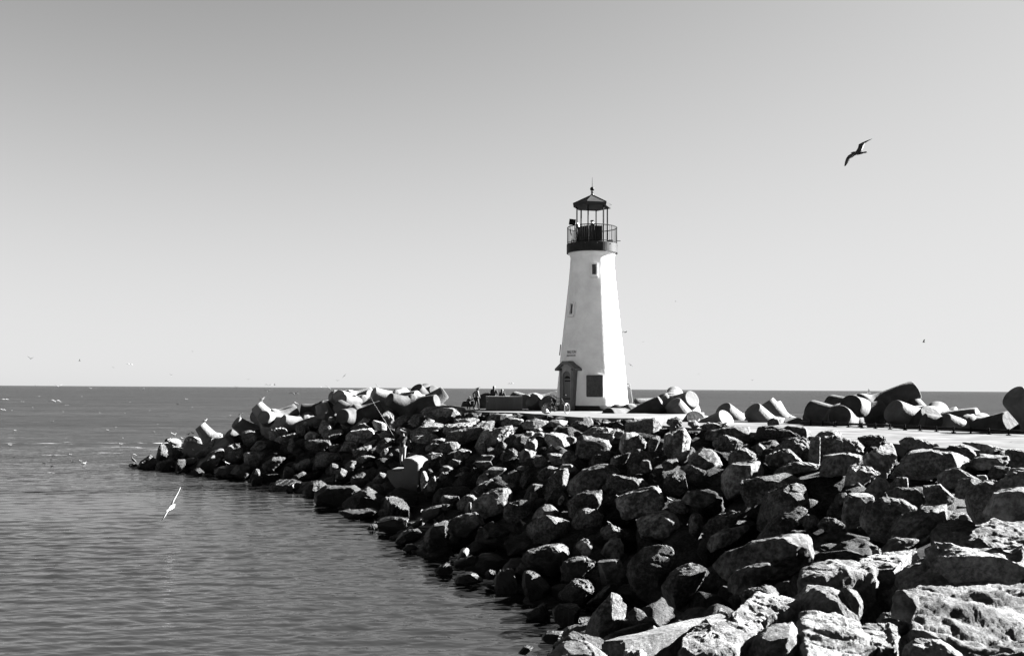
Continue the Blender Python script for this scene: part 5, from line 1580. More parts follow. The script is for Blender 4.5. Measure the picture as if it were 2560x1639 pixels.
def person(px, py, label, J, s, tops, legs, hair, hair_long=False, z=None, top_mat='cloth_dark', leg_mat='cloth_dark', cap=None, dist=None, look=(1, 0, 0), shoe='iron', base=None):
    p = base if base is not None else (on_slab(px, py) if dist is None else at(px, py, dist))
    if z is not None: p.z = z
    t = thing('person', p, label, 'person')
    j = {k: Vector(v) for k, v in J.items()}
    lk = Vector(look).normalized(); sd = lk.cross(Vector((0, 0, 1))).normalized()
    V = {}; E = []
    V['pelvis'] = (tuple(j['pelvis']), (.125 * s, .10 * s))
    V['waist'] = (tuple(j['pelvis'].lerp(j['neck'], .38)), (.115 * s, .085 * s)); V['chest'] = (tuple(j['pelvis'].lerp(j['neck'], .75)), (.15 * s, .10 * s)); V['neck'] = (tuple(j['neck']), .052 * s)
    hc = j['head']
    V['jaw'] = (tuple(hc - Vector((0, 0, .045 * s)) + lk * .012 * s), (.062 * s, .066 * s)); V['skull'] = (tuple(hc + Vector((0, 0, .05 * s))), (.078 * s, .086 * s)); V['crown'] = (tuple(hc + Vector((0, 0, .10 * s)) - lk * .01 * s), .045 * s)
    V['nose0'] = (tuple(hc + lk * .07 * s), .022 * s); V['nose'] = (tuple(hc + lk * .10 * s - Vector((0, 0, .015 * s))), .013 * s)
    E += [('pelvis', 'waist'), ('waist', 'chest'), ('chest', 'neck'), ('neck', 'jaw'), ('jaw', 'skull'), ('skull', 'crown'), ('jaw', 'nose0'), ('nose0', 'nose')]
    for sgn, nm in ((1, 'ear_a'), (-1, 'ear_b')):
        V[nm] = (tuple(hc + sd * .088 * s * sgn + Vector((0, 0, .01 * s))), .016 * s); E.append(('skull', nm))
    for a in ('l', 'r'):
        sh, el, wr = j[a + 'sh'], j[a + 'el'], j[a + 'wr']
        V[a + 'sh'] = (tuple(sh), .058 * s); V[a + 'el'] = (tuple(el), .042 * s); V[a + 'wr'] = (tuple(wr), .028 * s)
        E += [('chest', a + 'sh'), (a + 'sh', a + 'el'), (a + 'el', a + 'wr')]
        d_ = (wr - el).normalized(); n_ = d_.cross(Vector((0, 1, 0))); n_ = n_ if n_.length > .1 else Vector((1, 0, 0))
        fingers(V, E, a + 'wr', wr, d_, n_, s)
        hp, kn, an = j[a + 'hip'], j[a + 'kn'], j[a + 'an']
        V[a + 'hip'] = (tuple(hp), .085 * s); V[a + 'kn'] = (tuple(kn), .055 * s); V[a + 'an'] = (tuple(an), .036 * s)
        V[a + 'toe'] = (tuple(an + Vector(J.get('toe', (.13, -.05, 0))) * s - Vector((0, 0, .035 * s))), .03 * s)
        E += [('pelvis', a + 'hip'), (a + 'hip', a + 'kn'), (a + 'kn', a + 'an'), (a + 'an', a + 'toe')]
    skin_mesh('body', V, E, MAT['skin'], t)
    g = 1.16
    def sub(keys, edges, name, mat, gr=g):
        VV = {}
        for k in keys:
            r = V[k][1]; VV[k] = (V[k][0], tuple(x * gr + .012 * s for x in r) if isinstance(r, tuple) else r * gr + .012 * s)
        return skin_mesh(name, VV, edges, MAT[mat], t)
    sub(['waist', 'chest', 'pelvis', 'neck', 'lsh', 'lel', 'lwr', 'rsh', 'rel', 'rwr'], [('waist', 'pelvis'), ('waist', 'chest'), ('chest', 'neck'), ('chest', 'lsh'), ('lsh', 'lel'), ('lel', 'lwr'), ('chest', 'rsh'), ('rsh', 'rel'), ('rel', 'rwr')], tops, top_mat)
    sub(['pelvis', 'lhip', 'lkn', 'lan', 'rhip', 'rkn', 'ran'], [('pelvis', 'lhip'), ('lhip', 'lkn'), ('lkn', 'lan'), ('pelvis', 'rhip'), ('rhip', 'rkn'), ('rkn', 'ran')], legs, leg_mat, 1.1)
    for a in ('l', 'r'):
        skin_mesh('shoe', {'h': (V[a + 'an'][0][:2] + (V[a + 'an'][0][2] - .02 * s,), .05 * s), 't': (V[a + 'toe'][0], .042 * s)}, [('h', 't')], MAT[shoe], t, 1)
    hv = {'h0': (tuple(hc + Vector((0, 0, .07 * s)) - lk * .015 * s), (.10 * s, .105 * s)), 'h1': (tuple(hc - lk * .06 * s), .085 * s)}; he = [('h0', 'h1')]
    if hair_long:
        hv['h2'] = (tuple(hc - lk * .08 * s - Vector((0, 0, .16 * s))), .095 * s); hv['h3'] = (tuple(hc - lk * .09 * s - Vector((0, 0, .34 * s))), .07 * s)
        he += [('h1', 'h2'), ('h2', 'h3')]
    if cap:
        hv['br'] = (tuple(hc + lk * .13 * s + Vector((0, 0, .065 * s))), (.05 * s, .012 * s)); he.append(('h0', 'br'))
    skin_mesh('cap' if cap else 'hair', hv, he, MAT[cap or hair], t, 2)
    return t
# adult bending to lead a child by the hand
J = dict(pelvis=(.02, 0, .72), neck=(.06, -.02, 1.17), head=(.10, -.03, 1.26), lsh=(-.03, .10, 1.10), lel=(-.21, .06, .97), lwr=(-.17, .0, .78), rsh=(.10, -.10, 1.09), rel=(.12, -.12, .90), rwr=(.20, -.14, .78),
         lhip=(-.02, .07, .68), lkn=(-.03, .06, .38), lan=(-.17, .05, .07), rhip=(.06, -.07, .68), rkn=(.13, -.08, .38), ran=(.12, -.08, .07))
person(1190.5, 1023.6, 'adult in a light grey jacket and dark striped trousers leading a child by the hand', J, .92, 'jacket', 'trousers', 'cloth_grey', top_mat='cloth_grey', cap='cloth_mid', look=(.85, -.4, -.3))
J = dict(pelvis=(0, 0, .40), neck=(.02, 0, .66), head=(.03, -.02, .755), lsh=(-.08, .02, .62), lel=(-.14, 0, .50), lwr=(-.12, -.06, .40), rsh=(.10, 0, .62), rel=(.17, 0, .60), rwr=(.28, 0, .68),
         lhip=(-.04, 0, .37), lkn=(-.06, -.02, .21), lan=(-.10, 0, .05), rhip=(.05, 0, .37), rkn=(.06, -.03, .21), ran=(.05, -.01, .05), toe=(.02, -.13, 0))
person(1172.3, 1023.0, 'small child with long dark hair in dark clothes held by the hand of the adult', J, .62, 'coat', 'trousers', 'hair', hair_long=True, look=(.1, -1, 0))
J = dict(pelvis=(0, 0, .80), neck=(0, 0, 1.25), head=(.01, .01, 1.38), lsh=(-.16, 0, 1.18), lel=(-.20, -.02, .92), lwr=(-.12, .12, .80), rsh=(.16, 0, 1.18), rel=(.21, .02, .95), rwr=(.20, .14, 1.08),
         lhip=(-.08, 0, .75), lkn=(-.09, 0, .42), lan=(-.09, 0, .07), rhip=(.08, 0, .75), rkn=(.09, 0, .42), ran=(.09, 0, .07), toe=(.0, .13, 0))
P1 = at(1234.5, 1020, 63.4); P1.z = SLAB_Z
person(0, 0, 'taller person with long dark hair in black, standing behind the concrete wall', J, .98, 'coat', 'trousers', 'hair', hair_long=True, base=P1, look=(.2, 1, 0))
J2 = {k: (tuple(Vector(v) * .865) if k != 'toe' else v) for k, v in J.items()}
P2 = at(1255, 1020, 63.2); P2.z = SLAB_Z
person(0, 0, 'shorter person with long dark hair in black, right of the taller one behind the wall', J2, .86, 'coat', 'trousers', 'hair', hair_long=True, base=P2, look=(.3, 1, 0))
# angler
AP = Vector(frame_at(blkp) @ (M @ Vector((bp(905, 985)[0], .12, bp(905, 985)[1] + .02))))
AP = at(1006, 1165.5, AP.y); 
J = dict(pelvis=(.0, 0, .88), neck=(.02, 0, 1.38), head=(.0, -.01, 1.53), lsh=(-.10, .12, 1.30), lel=(-.24, .16, 1.12), lwr=(-.40, .12, 1.20), rsh=(.13, -.10, 1.31), rel=(-.06, -.20, 1.10), rwr=(-.27, -.10, 1.13),
         lhip=(-.06, .06, .84), lkn=(-.07, .06, .47), lan=(-.05, .06, .07), rhip=(.07, -.04, .84), rkn=(.07, -.05, .47), ran=(.05, -.04, .07), toe=(-.12, -.04, 0))
person(0, 0, 'angler in a dark jacket, light trousers and cap casting from the stepped concrete block', J, 1.0, 'jacket', 'trousers', 'hair', base=AP, look=(-.95, .1, -.1), leg_mat='cloth_light', cap='cloth_mid')
fA = frame_at(AP)
k = AP.y / FPX
rt_ = thing('fishing_rod', fA @ Vector((-.27, -.10, 1.13)), 'long thin fishing rod slanting up left from the hands of the angler', 'fishing rod')
h1, h2 = Vector((.06, .02, -.12)), Vector((-.13, .22, .07))
tipv = Vector(((915 - 990) * k * 1.06, 1.6, (1094 - 970) * k * 1.06))
bm = bmesh.new(); tube(bm, [h1, Vector((-.02, .03, .03)), tipv * .12], [.015, .013, .011], 8); obj('handle', bm, MAT['iron'], rt_, smooth=True)
bm = bmesh.new(); tube(bm, [tipv * .12, tipv * .4, tipv * .7 + Vector((-.02, 0, -.04)), tipv], [.009, .008, .006, .003], 6); obj('rod_blank', bm, MAT['pillar'], rt_, smooth=True)
bm = bmesh.new(); lathe(bm, [(0, -.03), (.04, -.03), (.045, 0), (.04, .03), (0, .03)], 12); bmesh.ops.transform(bm, matrix=Matrix.Translation((-.05, -.04, .02)) @ Matrix.Rotation(PI / 2, 4, 'X'), verts=bm.verts); obj('reel', bm, MAT['metal_dark'], rt_, smooth=True)

# ---- far sailing boat
sp_ = at(2172, 977, 1500); sp_.z = 0
t = thing('sailing_boat', sp_, 'tiny white sailing boat on the horizon left of the right-hand heap', 'boat')
k = 1500 / FPX
bm = bmesh.new(); prism(bm, [(-3.2, .0), (-3.6, 1.0), (3.8, 1.0), (3.0, 0)], -.9, .9); obj('hull', bm, MAT['trim_white'], t)
bm = bmesh.new(); tube(bm, [(.2, 0, 1), (.2, 0, 9.5)], .08, 6); obj('mast', bm, MAT['metal_dark'], t)
bm = bmesh.new(); prism(bm, [(-.05, 1.8), (-.05, 9.2), (-3.0, 2.0)], -.04, .04); obj('mainsail', bm, MAT['sail'], t)
bm = bmesh.new(); prism(bm, [(.5, 8.6), (3.4, 1.4), (.6, 1.9)], -.04, .04); obj('jib', bm, MAT['sail'], t)
# ------------------------------------------------------------------ birds
def bird_mesh(name, body, wings, mats, th=.016, beak=None, legs=None):
    """body: [(x, y, z, r)]; wings: lists of stations (lead x, z, trail x, z, depth); unit lengths"""
    bm = bmesh.new()
    tube(bm, [b[:3] for b in body], [b[3] for b in body], 10)
    n0 = len(bm.faces)
    for st in wings:
        rows = []
        for i, (lx, lz_, tx, tz, dy) in enumerate(st):
            L, T = Vector((lx, dy, lz_)), Vector((tx, dy + (.0), tz))
            t_ = th * (1 - .75 * i / (len(st) - 1)); nn = Vector((0, t_, 0))
            # thickness across the wing blade
            sp = (Vector((st[min(i + 1, len(st) - 1)][0], st[min(i + 1, len(st) - 1)][4], st[min(i + 1, len(st) - 1)][1])) - Vector((st[max(i - 1, 0)][0], st[max(i - 1, 0)][4], st[max(i - 1, 0)][1])))
            nv = sp.cross(T - L); nv = nv.normalized() * t_ if nv.length > 1e-6 else nn
            m_ = L.lerp(T, .3)
            rows.append([bm.verts.new(L), bm.verts.new(m_ + nv), bm.verts.new(T), bm.verts.new(m_ - nv * .6)])
        for a, b in zip(rows, rows[1:]):
            for k in range(4): bm.faces.new((a[k], a[(k + 1) % 4], b[(k + 1) % 4], b[k]))
        bm.faces.new(rows[0][::-1]); bm.faces.new(rows[-1])
    n1 = len(bm.faces)
    if beak: tube(bm, beak, [.022, .004], 6)
    for l in legs or []: tube(bm, l, .011, 5)
    bmesh.ops.recalc_face_normals(bm, faces=bm.faces)
    bm.faces.ensure_lookup_table()
    for i, f in enumerate(bm.faces):
        f.material_index = 0 if i < n0 else (1 if i < n1 else 2); f.smooth = True
    me = bpy.data.meshes.new(name); bm.to_mesh(me); bm.free()
    for m in mats: me.materials.append(MAT[m])
    return me
def mirror(st): return [(-a, b, -c, d, e) for a, b, c, d, e in st]
BODY = [(0, .20, .0, .006), (0, .12, .0, .03), (0, -.02, -.01, .055), (0, -.14, .0, .045), (0, -.20, .012, .032), (0, -.235, .012, .012)]
BODYS = [(.22, 0, .01, .008), (.13, 0, .0, .026), (-.02, 0, -.01, .05), (-.14, 0, .0, .042), (-.20, 0, .015, .03), (-.24, 0, .012, .010)]
wV = [(.0, .03, .0, -.03, -.06), (.14, .12, .15, .07, -.07), (.24, .19, .26, .145, -.09), (.38, .27, .40, .245, -.03), (.5, .34, .505, .335, .06)]
wM = [(.0, .03, .0, -.03, -.06), (.14, .115, .15, .07, -.09), (.25, .13, .26, .09, -.1), (.38, .07, .38, .04, -.04), (.5, -.03, .5, -.035, .04)]
wF = [(.0, .025, .0, -.025, -.06), (.14, .07, .15, .03, -.08), (.26, .06, .27, .025, -.1), (.38, .03, .38, .005, -.03), (.5, .005, .5, -.002, .05)]
wS1 = [(-.10, .02, .08, .0, -.03), (-.12, .14, .06, .13, -.08), (-.10, .24, .06, .23, -.12), (-.02, .38, .07, .36, -.14), (.08, .48, .10, .47, -.12)]
wS2 = [(-.10, .02, .08, .0, .03), (-.09, .13, .07, .12, .10), (-.05, .22, .09, .21, .16), (.03, .33, .11, .32, .2), (.13, .42, .15, .41, .2)]
for w_ in (wV, wM, wF):
    w_[:] = [(a, b, c, d - .03 * (1 - i / 4.5), e) for i, (a, b, c, d, e) in enumerate(w_)]
PROTO = {}
def proto(pose, tone):
    k = (pose, tone)
    if k in PROTO: return PROTO[k]
    mats = {'dark': ('feather_dark', 'feather_dark', 'beak'), 'mid': ('feather_white', 'feather_grey', 'beak'), 'white': ('feather_white', 'feather_white', 'beak')}[tone]
    if pose in 'VMF':
        st = {'V': wV, 'M': wM, 'F': wF}[pose]
        me = bird_mesh('seagull', BODY, [st, mirror(st)], mats, th=.024, beak=[(0, -.23, .012), (0, -.275, .008)])
    elif pose == 'S':
        me = bird_mesh('seagull', BODYS, [wS1, wS2], mats, beak=[(-.235, 0, .012), (-.28, 0, .006)])
    elif pose == 'P':      # perched, facing left
        me = bird_mesh('seagull', [(.52, 0, -.02, .012), (.36, 0, .03, .05), (.10, 0, .10, .13), (-.10, 0, .16, .15), (-.22, 0, .25, .10), (-.27, 0, .36, .075), (-.30, 0, .43, .08), (-.36, 0, .45, .055), (-.40, 0, .44, .02)],
                       [[(-.12, .24, -.06, .08, -.13), (.12, .20, .10, .06, -.145), (.40, .06, .36, .02, -.07), (.60, .0, .58, -.01, -.02)], [(-.12, .24, -.06, .08, .13), (.12, .20, .10, .06, .145), (.40, .06, .36, .02, .07), (.60, .0, .58, -.01, .02)]],
                       {'dark': ('feather_dark', 'feather_dark', 'beak'), 'mid': ('feather_white', 'feather_grey', 'beak'), 'white': ('feather_white', 'feather_white', 'beak')}[tone], th=.03,
                       beak=[(-.40, 0, .44), (-.52, 0, .41)], legs=[[(0, -.05, .02), (-.01, -.05, -.2), (-.07, -.06, -.215)], [(.02, .05, .02), (.01, .05, -.2), (-.05, .06, -.215)]])
    elif pose == 'W':      # floating on the water, facing left
        me = bird_mesh('seagull', [(.52, 0, .16, .012), (.34, 0, .12, .06), (.10, 0, .06, .14), (-.16, 0, .06, .14), (-.30, 0, .12, .08), (-.33, 0, .24, .06), (-.35, 0, .32, .07), (-.41, 0, .33, .05), (-.45, 0, .32, .02)],
                       [[(-.12, .16, -.06, .04, -.12), (.15, .16, .10, .04, -.135), (.42, .16, .38, .1, -.06), (.6, .2, .58, .18, -.02)], [(-.12, .16, -.06, .04, .12), (.15, .16, .10, .04, .135), (.42, .16, .38, .1, .06), (.6, .2, .58, .18, .02)]], mats, th=.03, beak=[(-.45, 0, .32), (-.55, 0, .29)])
    PROTO[k] = me
    return me
BIRDS = []
def bird(px, py, size_px, pose, tone, label, group, unit, d=None, flip=False, roll=0.0, yaw=0.0, name='seagull', p=None, me=None):
    """size_px: span (flying) or length (standing) in photo pixels; unit: its real size in metres"""
    if p is None:
        if d is None: d = unit * FPX / size_px
        p = at(px, py, d)
        if p.z < .25:
            dd = ray(px, py); p = CAMP + dd * ((.3 - EYE) / dd.z)
            unit = size_px * p.y / FPX
    o = bpy.data.objects.new(name, me or proto(pose, tone)); C.objects.link(o)
    f = Vector((p.x, p.y, p.z - EYE)).normalized() if pose in 'VMFS' else Vector((p.x, p.y, 0)).normalized()
    rt = f.cross(Vector((0, 0, 1))).normalized(); up = rt.cross(f)
    B_ = Matrix((rt, f, up)).transposed()
    R_ = Matrix.Rotation(-rad(roll), 3, 'Y') @ Matrix.Rotation(yaw, 3, 'Z')
    Sx = Matrix.Rotation(PI, 3, 'Z') if flip else Matrix.Identity(3)
    o.matrix_world = Matrix.Translation(p) @ (B_ @ R_ @ Sx).to_4x4() @ Matrix.Scale(unit, 4)
    tag(o, label, 'bird', group)
    BIRDS.append(o)
    return o
GF = 'gulls in flight'
# the big dark gull in the upper right, wings at full stretch
def z2(x, y): return ((x - 850) / 1460.0, -(y - 800) / 1460.0)
def stn(a, dys):
    out = []
    for (l, t_), dy in zip(a, dys):
        L, T = z2(*l), z2(*t_); out.append((L[0], L[1], T[0], T[1], dy))
    return out
up_w = stn([((740, 760), (960, 780)), ((790, 705), (1000, 700)), ((850, 600), (1045, 600)), ((880, 475), (1105, 470)), ((1000, 415), (1145, 432)), ((1180, 350), (1230, 378)), ((1390, 287), (1400, 298))], [0, .03, .09, .16, .2, .24, .27])
dn_w = stn([((660, 775), (800, 870)), ((570, 825), (700, 915)), ((470, 890), (620, 985)), ((405, 985), (550, 1060)), ((365, 1110), (480, 1150)), ((335, 1270), (380, 1280))], [0, -.05, -.12, -.18, -.22, -.25])
bdy = [(*z2(1195, 790), .012), (*z2(1120, 800), .024), (*z2(1040, 808), .02), (*z2(960, 818), .036), (*z2(830, 820), .047), (*z2(710, 795), .038), (*z2(650, 782), .026), (*z2(615, 778), .010)]
me = bird_mesh('seagull', [(a, 0, b, c) for a, b, c in bdy], [up_w, dn_w], ('feather_dark', 'feather_dark', 'beak'), th=.02, beak=[(*[z2(615, 778)[0], 0, z2(615, 778)[1]],), (z2(575, 785)[0], 0, z2(575, 785)[1])])
bird(2145.2, 382, 94.8, 'V', 'dark', 'large dark gull soaring with bent wings in the upper right sky', GF, 1.35, me=me)
# white gull banking low over the channel
def z3(x, y): return ((x - 1470) / 312.0, -(y - 205) / 312.0)
me = bird_mesh('seagull', [(z3(1500, 205)[0], .05, z3(1500, 205)[1], .01), (z3(1488, 222)[0], .03, z3(1488, 222)[1], .05), (z3(1470, 232)[0], -.03, z3(1470, 232)[1], .06), (z3(1452, 248)[0], -.1, z3(1452, 248)[1], .04), (z3(1443, 256)[0], -.15, z3(1443, 256)[1], .012)],
               [[(*z3(1478, 222), *z3(1462, 214), 0), (*z3(1497, 172), *z3(1485, 168), .05), (*z3(1517, 132), *z3(1505, 130), .1), (*z3(1533, 98), *z3(1524, 96), .12), (*z3(1545, 66), *z3(1540, 64), .1)],
                [(*z3(1462, 236), *z3(1452, 246), 0), (*z3(1447, 262), *z3(1436, 262), -.05), (*z3(1432, 294), *z3(1418, 292), -.1), (*z3(1414, 324), *z3(1404, 322), -.08), (*z3(1396, 342), *z3(1394, 338), -.03)]],
               ('feather_white', 'feather_white', 'beak'), th=.022, beak=[(z3(1443, 256)[0], -.15, z3(1443, 256)[1]), (z3(1436, 262)[0], -.19, z3(1436, 262)[1])])
bird(427.7, 1259.6, 90.8, 'V', 'white', 'white gull banking with straight wings low over the channel water', GF, 1.3, me=me)
FL = [  # x, y, span px, pose, tone, roll, yaw, flip, label
 (1563, 830, 24, 'M', 'dark', 10, .7, 0, 'dark gull flapping just right of the lighthouse tower, level with its middle'),
 (1576, 912, 13, 'M', 'dark', -35, .5, 0, 'small gull with arched wings right of the lighthouse plaque'),
 (2310, 855, 13, 'S', 'dark', 0, 0, 0, 'gull with raised wings in the sky above the huge raised tetrapod leg'),
 (1689, 753, 6, 'M', 'dark', 0, .9, 0, 'tiny dark bird in the sky right of the tower, highest speck there'),
 (1608, 854, 5, 'F', 'dark', 0, .3, 0, 'faint flat speck of a bird right of the tower below the flapping gull'),
 (1881, 950, 6, 'V', 'dark', 0, .6, 0, 'dot-like bird low above the horizon between tower and raised tetrapod'),
 (1747, 934, 5, 'F', 'dark', 0, .4, 0, 'faint bird speck low in the sky right of the tower'),
 (76.5, 896, 13, 'V', 'dark', -6, .4, 0, 'gull with wings in a V, leftmost of the row in the left sky'),
 (199.5, 902, 10, 'S', 'dark', 0, 0, 0, 'gull seen side on with upright wings in the left sky'),
 (283, 918, 6, 'M', 'dark', -30, .7, 0, 'small dark hooked bird speck left of the white gliding gull'),
 (324, 910.5, 16, 'M', 'white', -4, .1, 0, 'white gull with dark-tipped arched wings in the left sky'),
 (481, 878, 5, 'V', 'dark', 0, .8, 0, 'tiny bird, highest speck in the left half of the sky'),
 (428, 937, 7, 'V', 'dark', 0, .2, 0, 'small V-winged bird above the left tetrapod tip'),
 (122, 952, 5, 'M', 'mid', 0, .8, 0, 'pale bird speck just above the left horizon'),
 (91.5, 965, 8, 'V', 'dark', 0, .3, 0, 'small V-winged bird touching the left horizon'),
 (146, 966, 13, 'V', 'mid', 0, .2, 0, 'gull with pale body and raised wings crossing the left horizon'),
 (225, 970, 9, 'M', 'mid', -20, .4, 0, 'gull flying just below the left horizon, right of the pale-bodied one'),
 (359, 973, 8, 'S', 'dark', 0, 0, 0, 'dark bird with upright wings low over the sea left of the tetrapods'),
 (11, 998, 20, 'F', 'white', 0, .1, 0, 'white gull gliding at the left edge over the sea, upper of two'),
 (6, 1024, 18, 'M', 'white', -12, .3, 0, 'white gull with drooped wing cut by the left edge, lower of two'),
 (137, 1003, 31, 'M', 'mid', -3, .25, 0, 'large gull with dark arched wings and pale body over the left sea'),
 (129, 1053, 14, 'M', 'dark', 0, .8, 0, 'dark bird flapping low over the waves in the left sea'),
 (591, 968, 10, 'V', 'dark', 0, .7, 0, 'dark bird right on the horizon above the leaning tetrapod'),
 (621, 948, 5, 'M', 'dark', 0, .2, 0, 'small bird above the horizon left of the pair of gulls'),
 (672, 962, 15, 'M', 'mid', 0, .1, 0, 'gull with arched wings on the horizon, left of a close pair'),
 (687, 962, 8, 'S', 'dark', 0, 0, 0, 'upright-winged gull on the horizon, right of a close pair'),
 (669, 978, 11, 'V', 'dark', 0, .1, 0, 'V-winged gull against the sea above the tall raised tetrapod'),
 (735, 984, 28, 'M', 'dark', -4, .15, 0, 'large dark gull with drooping wings over the sea right of the raised tetrapod'),
 (678, 998, 8, 'F', 'dark', 38, .2, 0, 'diagonal bird speck right of the gull standing on the raised tetrapod'),
 (862, 938, 12, 'F', 'dark', 45, .3, 0, 'dark bird climbing steeply in the sky above the left tetrapod row'),
 (844, 951, 8, 'M', 'dark', 0, .2, 0, 'small arched bird below the climbing dark one'),
 (820.5, 968, 14, 'F', 'mid', -38, .3, 0, 'gull diving across the horizon above the left tetrapod row'),
 (801, 968, 6, 'V', 'white', 0, .7, 0, 'white bird speck on the horizon left of the diving gull'),
 (943, 963, 11, 'F', 'mid', -35, .2, 0, 'small gull above the horizon right of the fishing rod tip'),
 (1277, 958.5, 17, 'M', 'mid', 8, .4, 0, 'gull with banded wings above the horizon over the concrete wall'),
 (663, 1030, 13, 'V', 'white', 10, .5, 0, 'white gull with raised wing skimming the front of the raised tetrapod'),
 (1878, 1006, 9, 'M', 'dark', 10, .6, 0, 'dark bird landing on the broad cone tetrapod right of the lighthouse'),
]
for x, y, s, pz, tn, ro, yw, fl, lb in FL:
    if s < 16: s *= 1.3
    bird(x, y, s, pz, tn, lb, GF, 1.25, flip=bool(fl), roll=ro, yaw=yw)
# gulls standing on tetrapods and stones: x, y of the feet, length px, tone, faces left?, label
PL = [
 (512, 1056, 14, 'mid', 0, 'grey-backed gull standing on the tip of the leaning tetrapod'),
 (655, 1002, 14, 'mid', 0, 'grey gull standing on the very top of the tall raised tetrapod'),
 (740, 1012, 12, 'mid', 1, 'gull standing on the square-edged tetrapod leg'),
 (601, 1039, 11, 'dark', 0, 'gull with a raised wing on the rounded tetrapod left of the raised one'),
 (431.6, 1088, 11, 'white', 1, 'white gull on the leftmost tetrapod, the brighter of a pair'),
 (437, 1088, 8, 'mid', 0, 'grey gull on the leftmost tetrapod, right one of a pair'),
 (471, 1088, 10, 'white', 0, 'white gull behind the lettered tetrapod end'),
 (482, 1086, 11, 'white', 1, 'upright white gull above the lettered tetrapod, beside the leaning one'),
 (455, 1098, 8, 'white', 1, 'white gull in the notch left of the lettered tetrapod end'),
 (424, 1106, 9, 'white', 0, 'white gull on the dark rock left of the leftmost tetrapod end'),
 (434, 1117, 8, 'white', 1, 'white gull below the leftmost tetrapod end'),
 (448.5, 1128, 12, 'white', 1, 'large white gull on the stone under the lettered tetrapod'),
 (483, 1126, 8, 'white', 1, 'white gull on the stone right below the lettered tetrapod'),
 (475, 1139, 10, 'white', 1, 'white gull leaning down on a mid-height stone at the left tip'),
 (507, 1100, 10, 'white', 1, 'white gull at the foot of the leaning tetrapod, left one'),
 (529, 1100, 8, 'white', 0, 'pale gull at the foot of the leaning tetrapod, right one'),
 (550.7, 1092, 9, 'dark', 1, 'dark bird standing between the leaning tetrapod and the next, left one'),
 (563, 1091, 10, 'mid', 1, 'bird standing between the leaning tetrapod and the next, right one'),
 (358.7, 1160, 8, 'white', 1, 'white gull just above the water on the leftmost dark rock'),
 (427, 1170, 14, 'white', 1, 'white gull stretched low on the wet stone at the left tip'),
 (595, 1146, 11, 'white', 1, 'white gull on the dark stones below the low dark tetrapod'),
 (567, 1162, 14, 'white', 1, 'white gull pecking at the waterline stones, middle of three'),
 (542, 1165, 8, 'white', 0, 'small white gull at the waterline stones, left of the pecking one'),
 (502, 1168, 11, 'mid', 1, 'gull on the round weedy stone at the water edge'),
 (379, 1131, 8, 'dark', 1, 'dark bird on the low rock right of the pelican'),
]
GP = 'gulls standing on the jetty head'
bpy.context.view_layer.update(); DG = bpy.context.evaluated_depsgraph_get()
def perch(x, y, s, tone, left, label, group, maxu, name='seagull', me=None, cat='bird'):
    loc, nm = None, ''
    for dy in (1.5, 4, 7, 10):
        loc, nm = cast(x, y + dy)
        if loc is not None and nm and not nm.startswith('sea') : break
    if loc is None: loc = at(x, y, 66)
    d = loc.y
    u = s * d / FPX
    p = at(x, y, d); p.z += .215 * u
    o = bird(x, y, s, 'P', tone, label, group, u, p=p, flip=not left, name=name, me=me)
    o['category'] = cat
    return o
for x, y, s, tn, lf, lb in PL: perch(x, y, s, tn, lf, lb, GP, .5)
# shore birds on the middle of the slope
SL = [
 (1635, 1192, 13, 'mid', 1, 'small shorebird on the stone behind the row, highest of the shorebirds'),
 (1637, 1206, 11, 'white', 1, 'pale shorebird on the peak of the ridged boulder'),
 (1542.6, 1242, 9, 'white', 1, 'pale shorebird on the left slope of the ridged boulder, upper of two'),
 (1525, 1248, 9, 'white', 1, 'pale shorebird at the left foot of the ridged boulder'),
 (1564, 1229, 12, 'white', 0, 'bright shorebird walking up the ridged boulder'),
 (1674, 1255, 19, 'mid', 1, 'shorebird on the small stone right of the ridged boulder'),
 (1651, 1271, 16, 'mid', 1, 'shorebird above the domed boulder, left of the one on the small stone'),
 (1617.5, 1284, 20, 'mid', 1, 'shorebird on long legs standing on the domed boulder'),
 (1591, 1293, 15, 'dark', 1, 'dark shorebird at the left end of the domed boulder'),
 (1522, 1309, 11, 'mid', 1, 'shorebird on the pointed stone below the ridged boulder, left of a group'),
 (1537, 1311, 12, 'mid', 1, 'shorebird in the middle of the group on the pointed stone'),
 (1552, 1313, 15, 'mid', 0, 'shorebird stretching a wing on the pointed stone'),
 (1231, 1297, 20, 'mid', 0, 'shorebird at the top right of the big dark slab near the water'),
 (1309, 1313, 19, 'white', 1, 'plump white bird at the left end of the sunlit slanted slab'),
 (1191.5, 1234, 10, 'white', 1, 'small white bird on the rounded stone below the concrete wall'),
]
for x, y, s, tn, lf, lb in SL: perch(x, y, s, tn, lf, lb, 'shorebirds on the boulders', .3, name='shorebird')
# pelican on the outermost rock
pm = bird_mesh('pelican', [(.36, 0, .0, .02), (.25, 0, .10, .07), (.05, 0, .26, .15), (-.12, 0, .42, .15), (-.20, 0, .56, .08), (-.22, 0, .68, .055), (-.18, 0, .82, .05), (-.14, 0, .92, .05), (-.16, 0, .99, .055), (-.20, 0, 1.0, .04)],
               [[(-.15, .52, -.05, .3, -.14), (.08, .38, .06, .16, -.16), (.28, .14, .26, .04, -.1), (.40, .0, .38, -.03, -.03)], [(-.15, .52, -.05, .3, .14), (.08, .38, .06, .16, .16), (.28, .14, .26, .04, .1), (.40, .0, .38, -.03, .03)]],
               ('feather_dark', 'feather_dark', 'beak'), th=.03, beak=[(-.2, 0, .98), (-.26, 0, .55)], legs=[[(.05, -.06, .15), (.05, -.06, -.2), (-.05, -.06, -.215)], [(.05, .06, .15), (.05, .06, -.2), (-.05, .06, -.215)]])
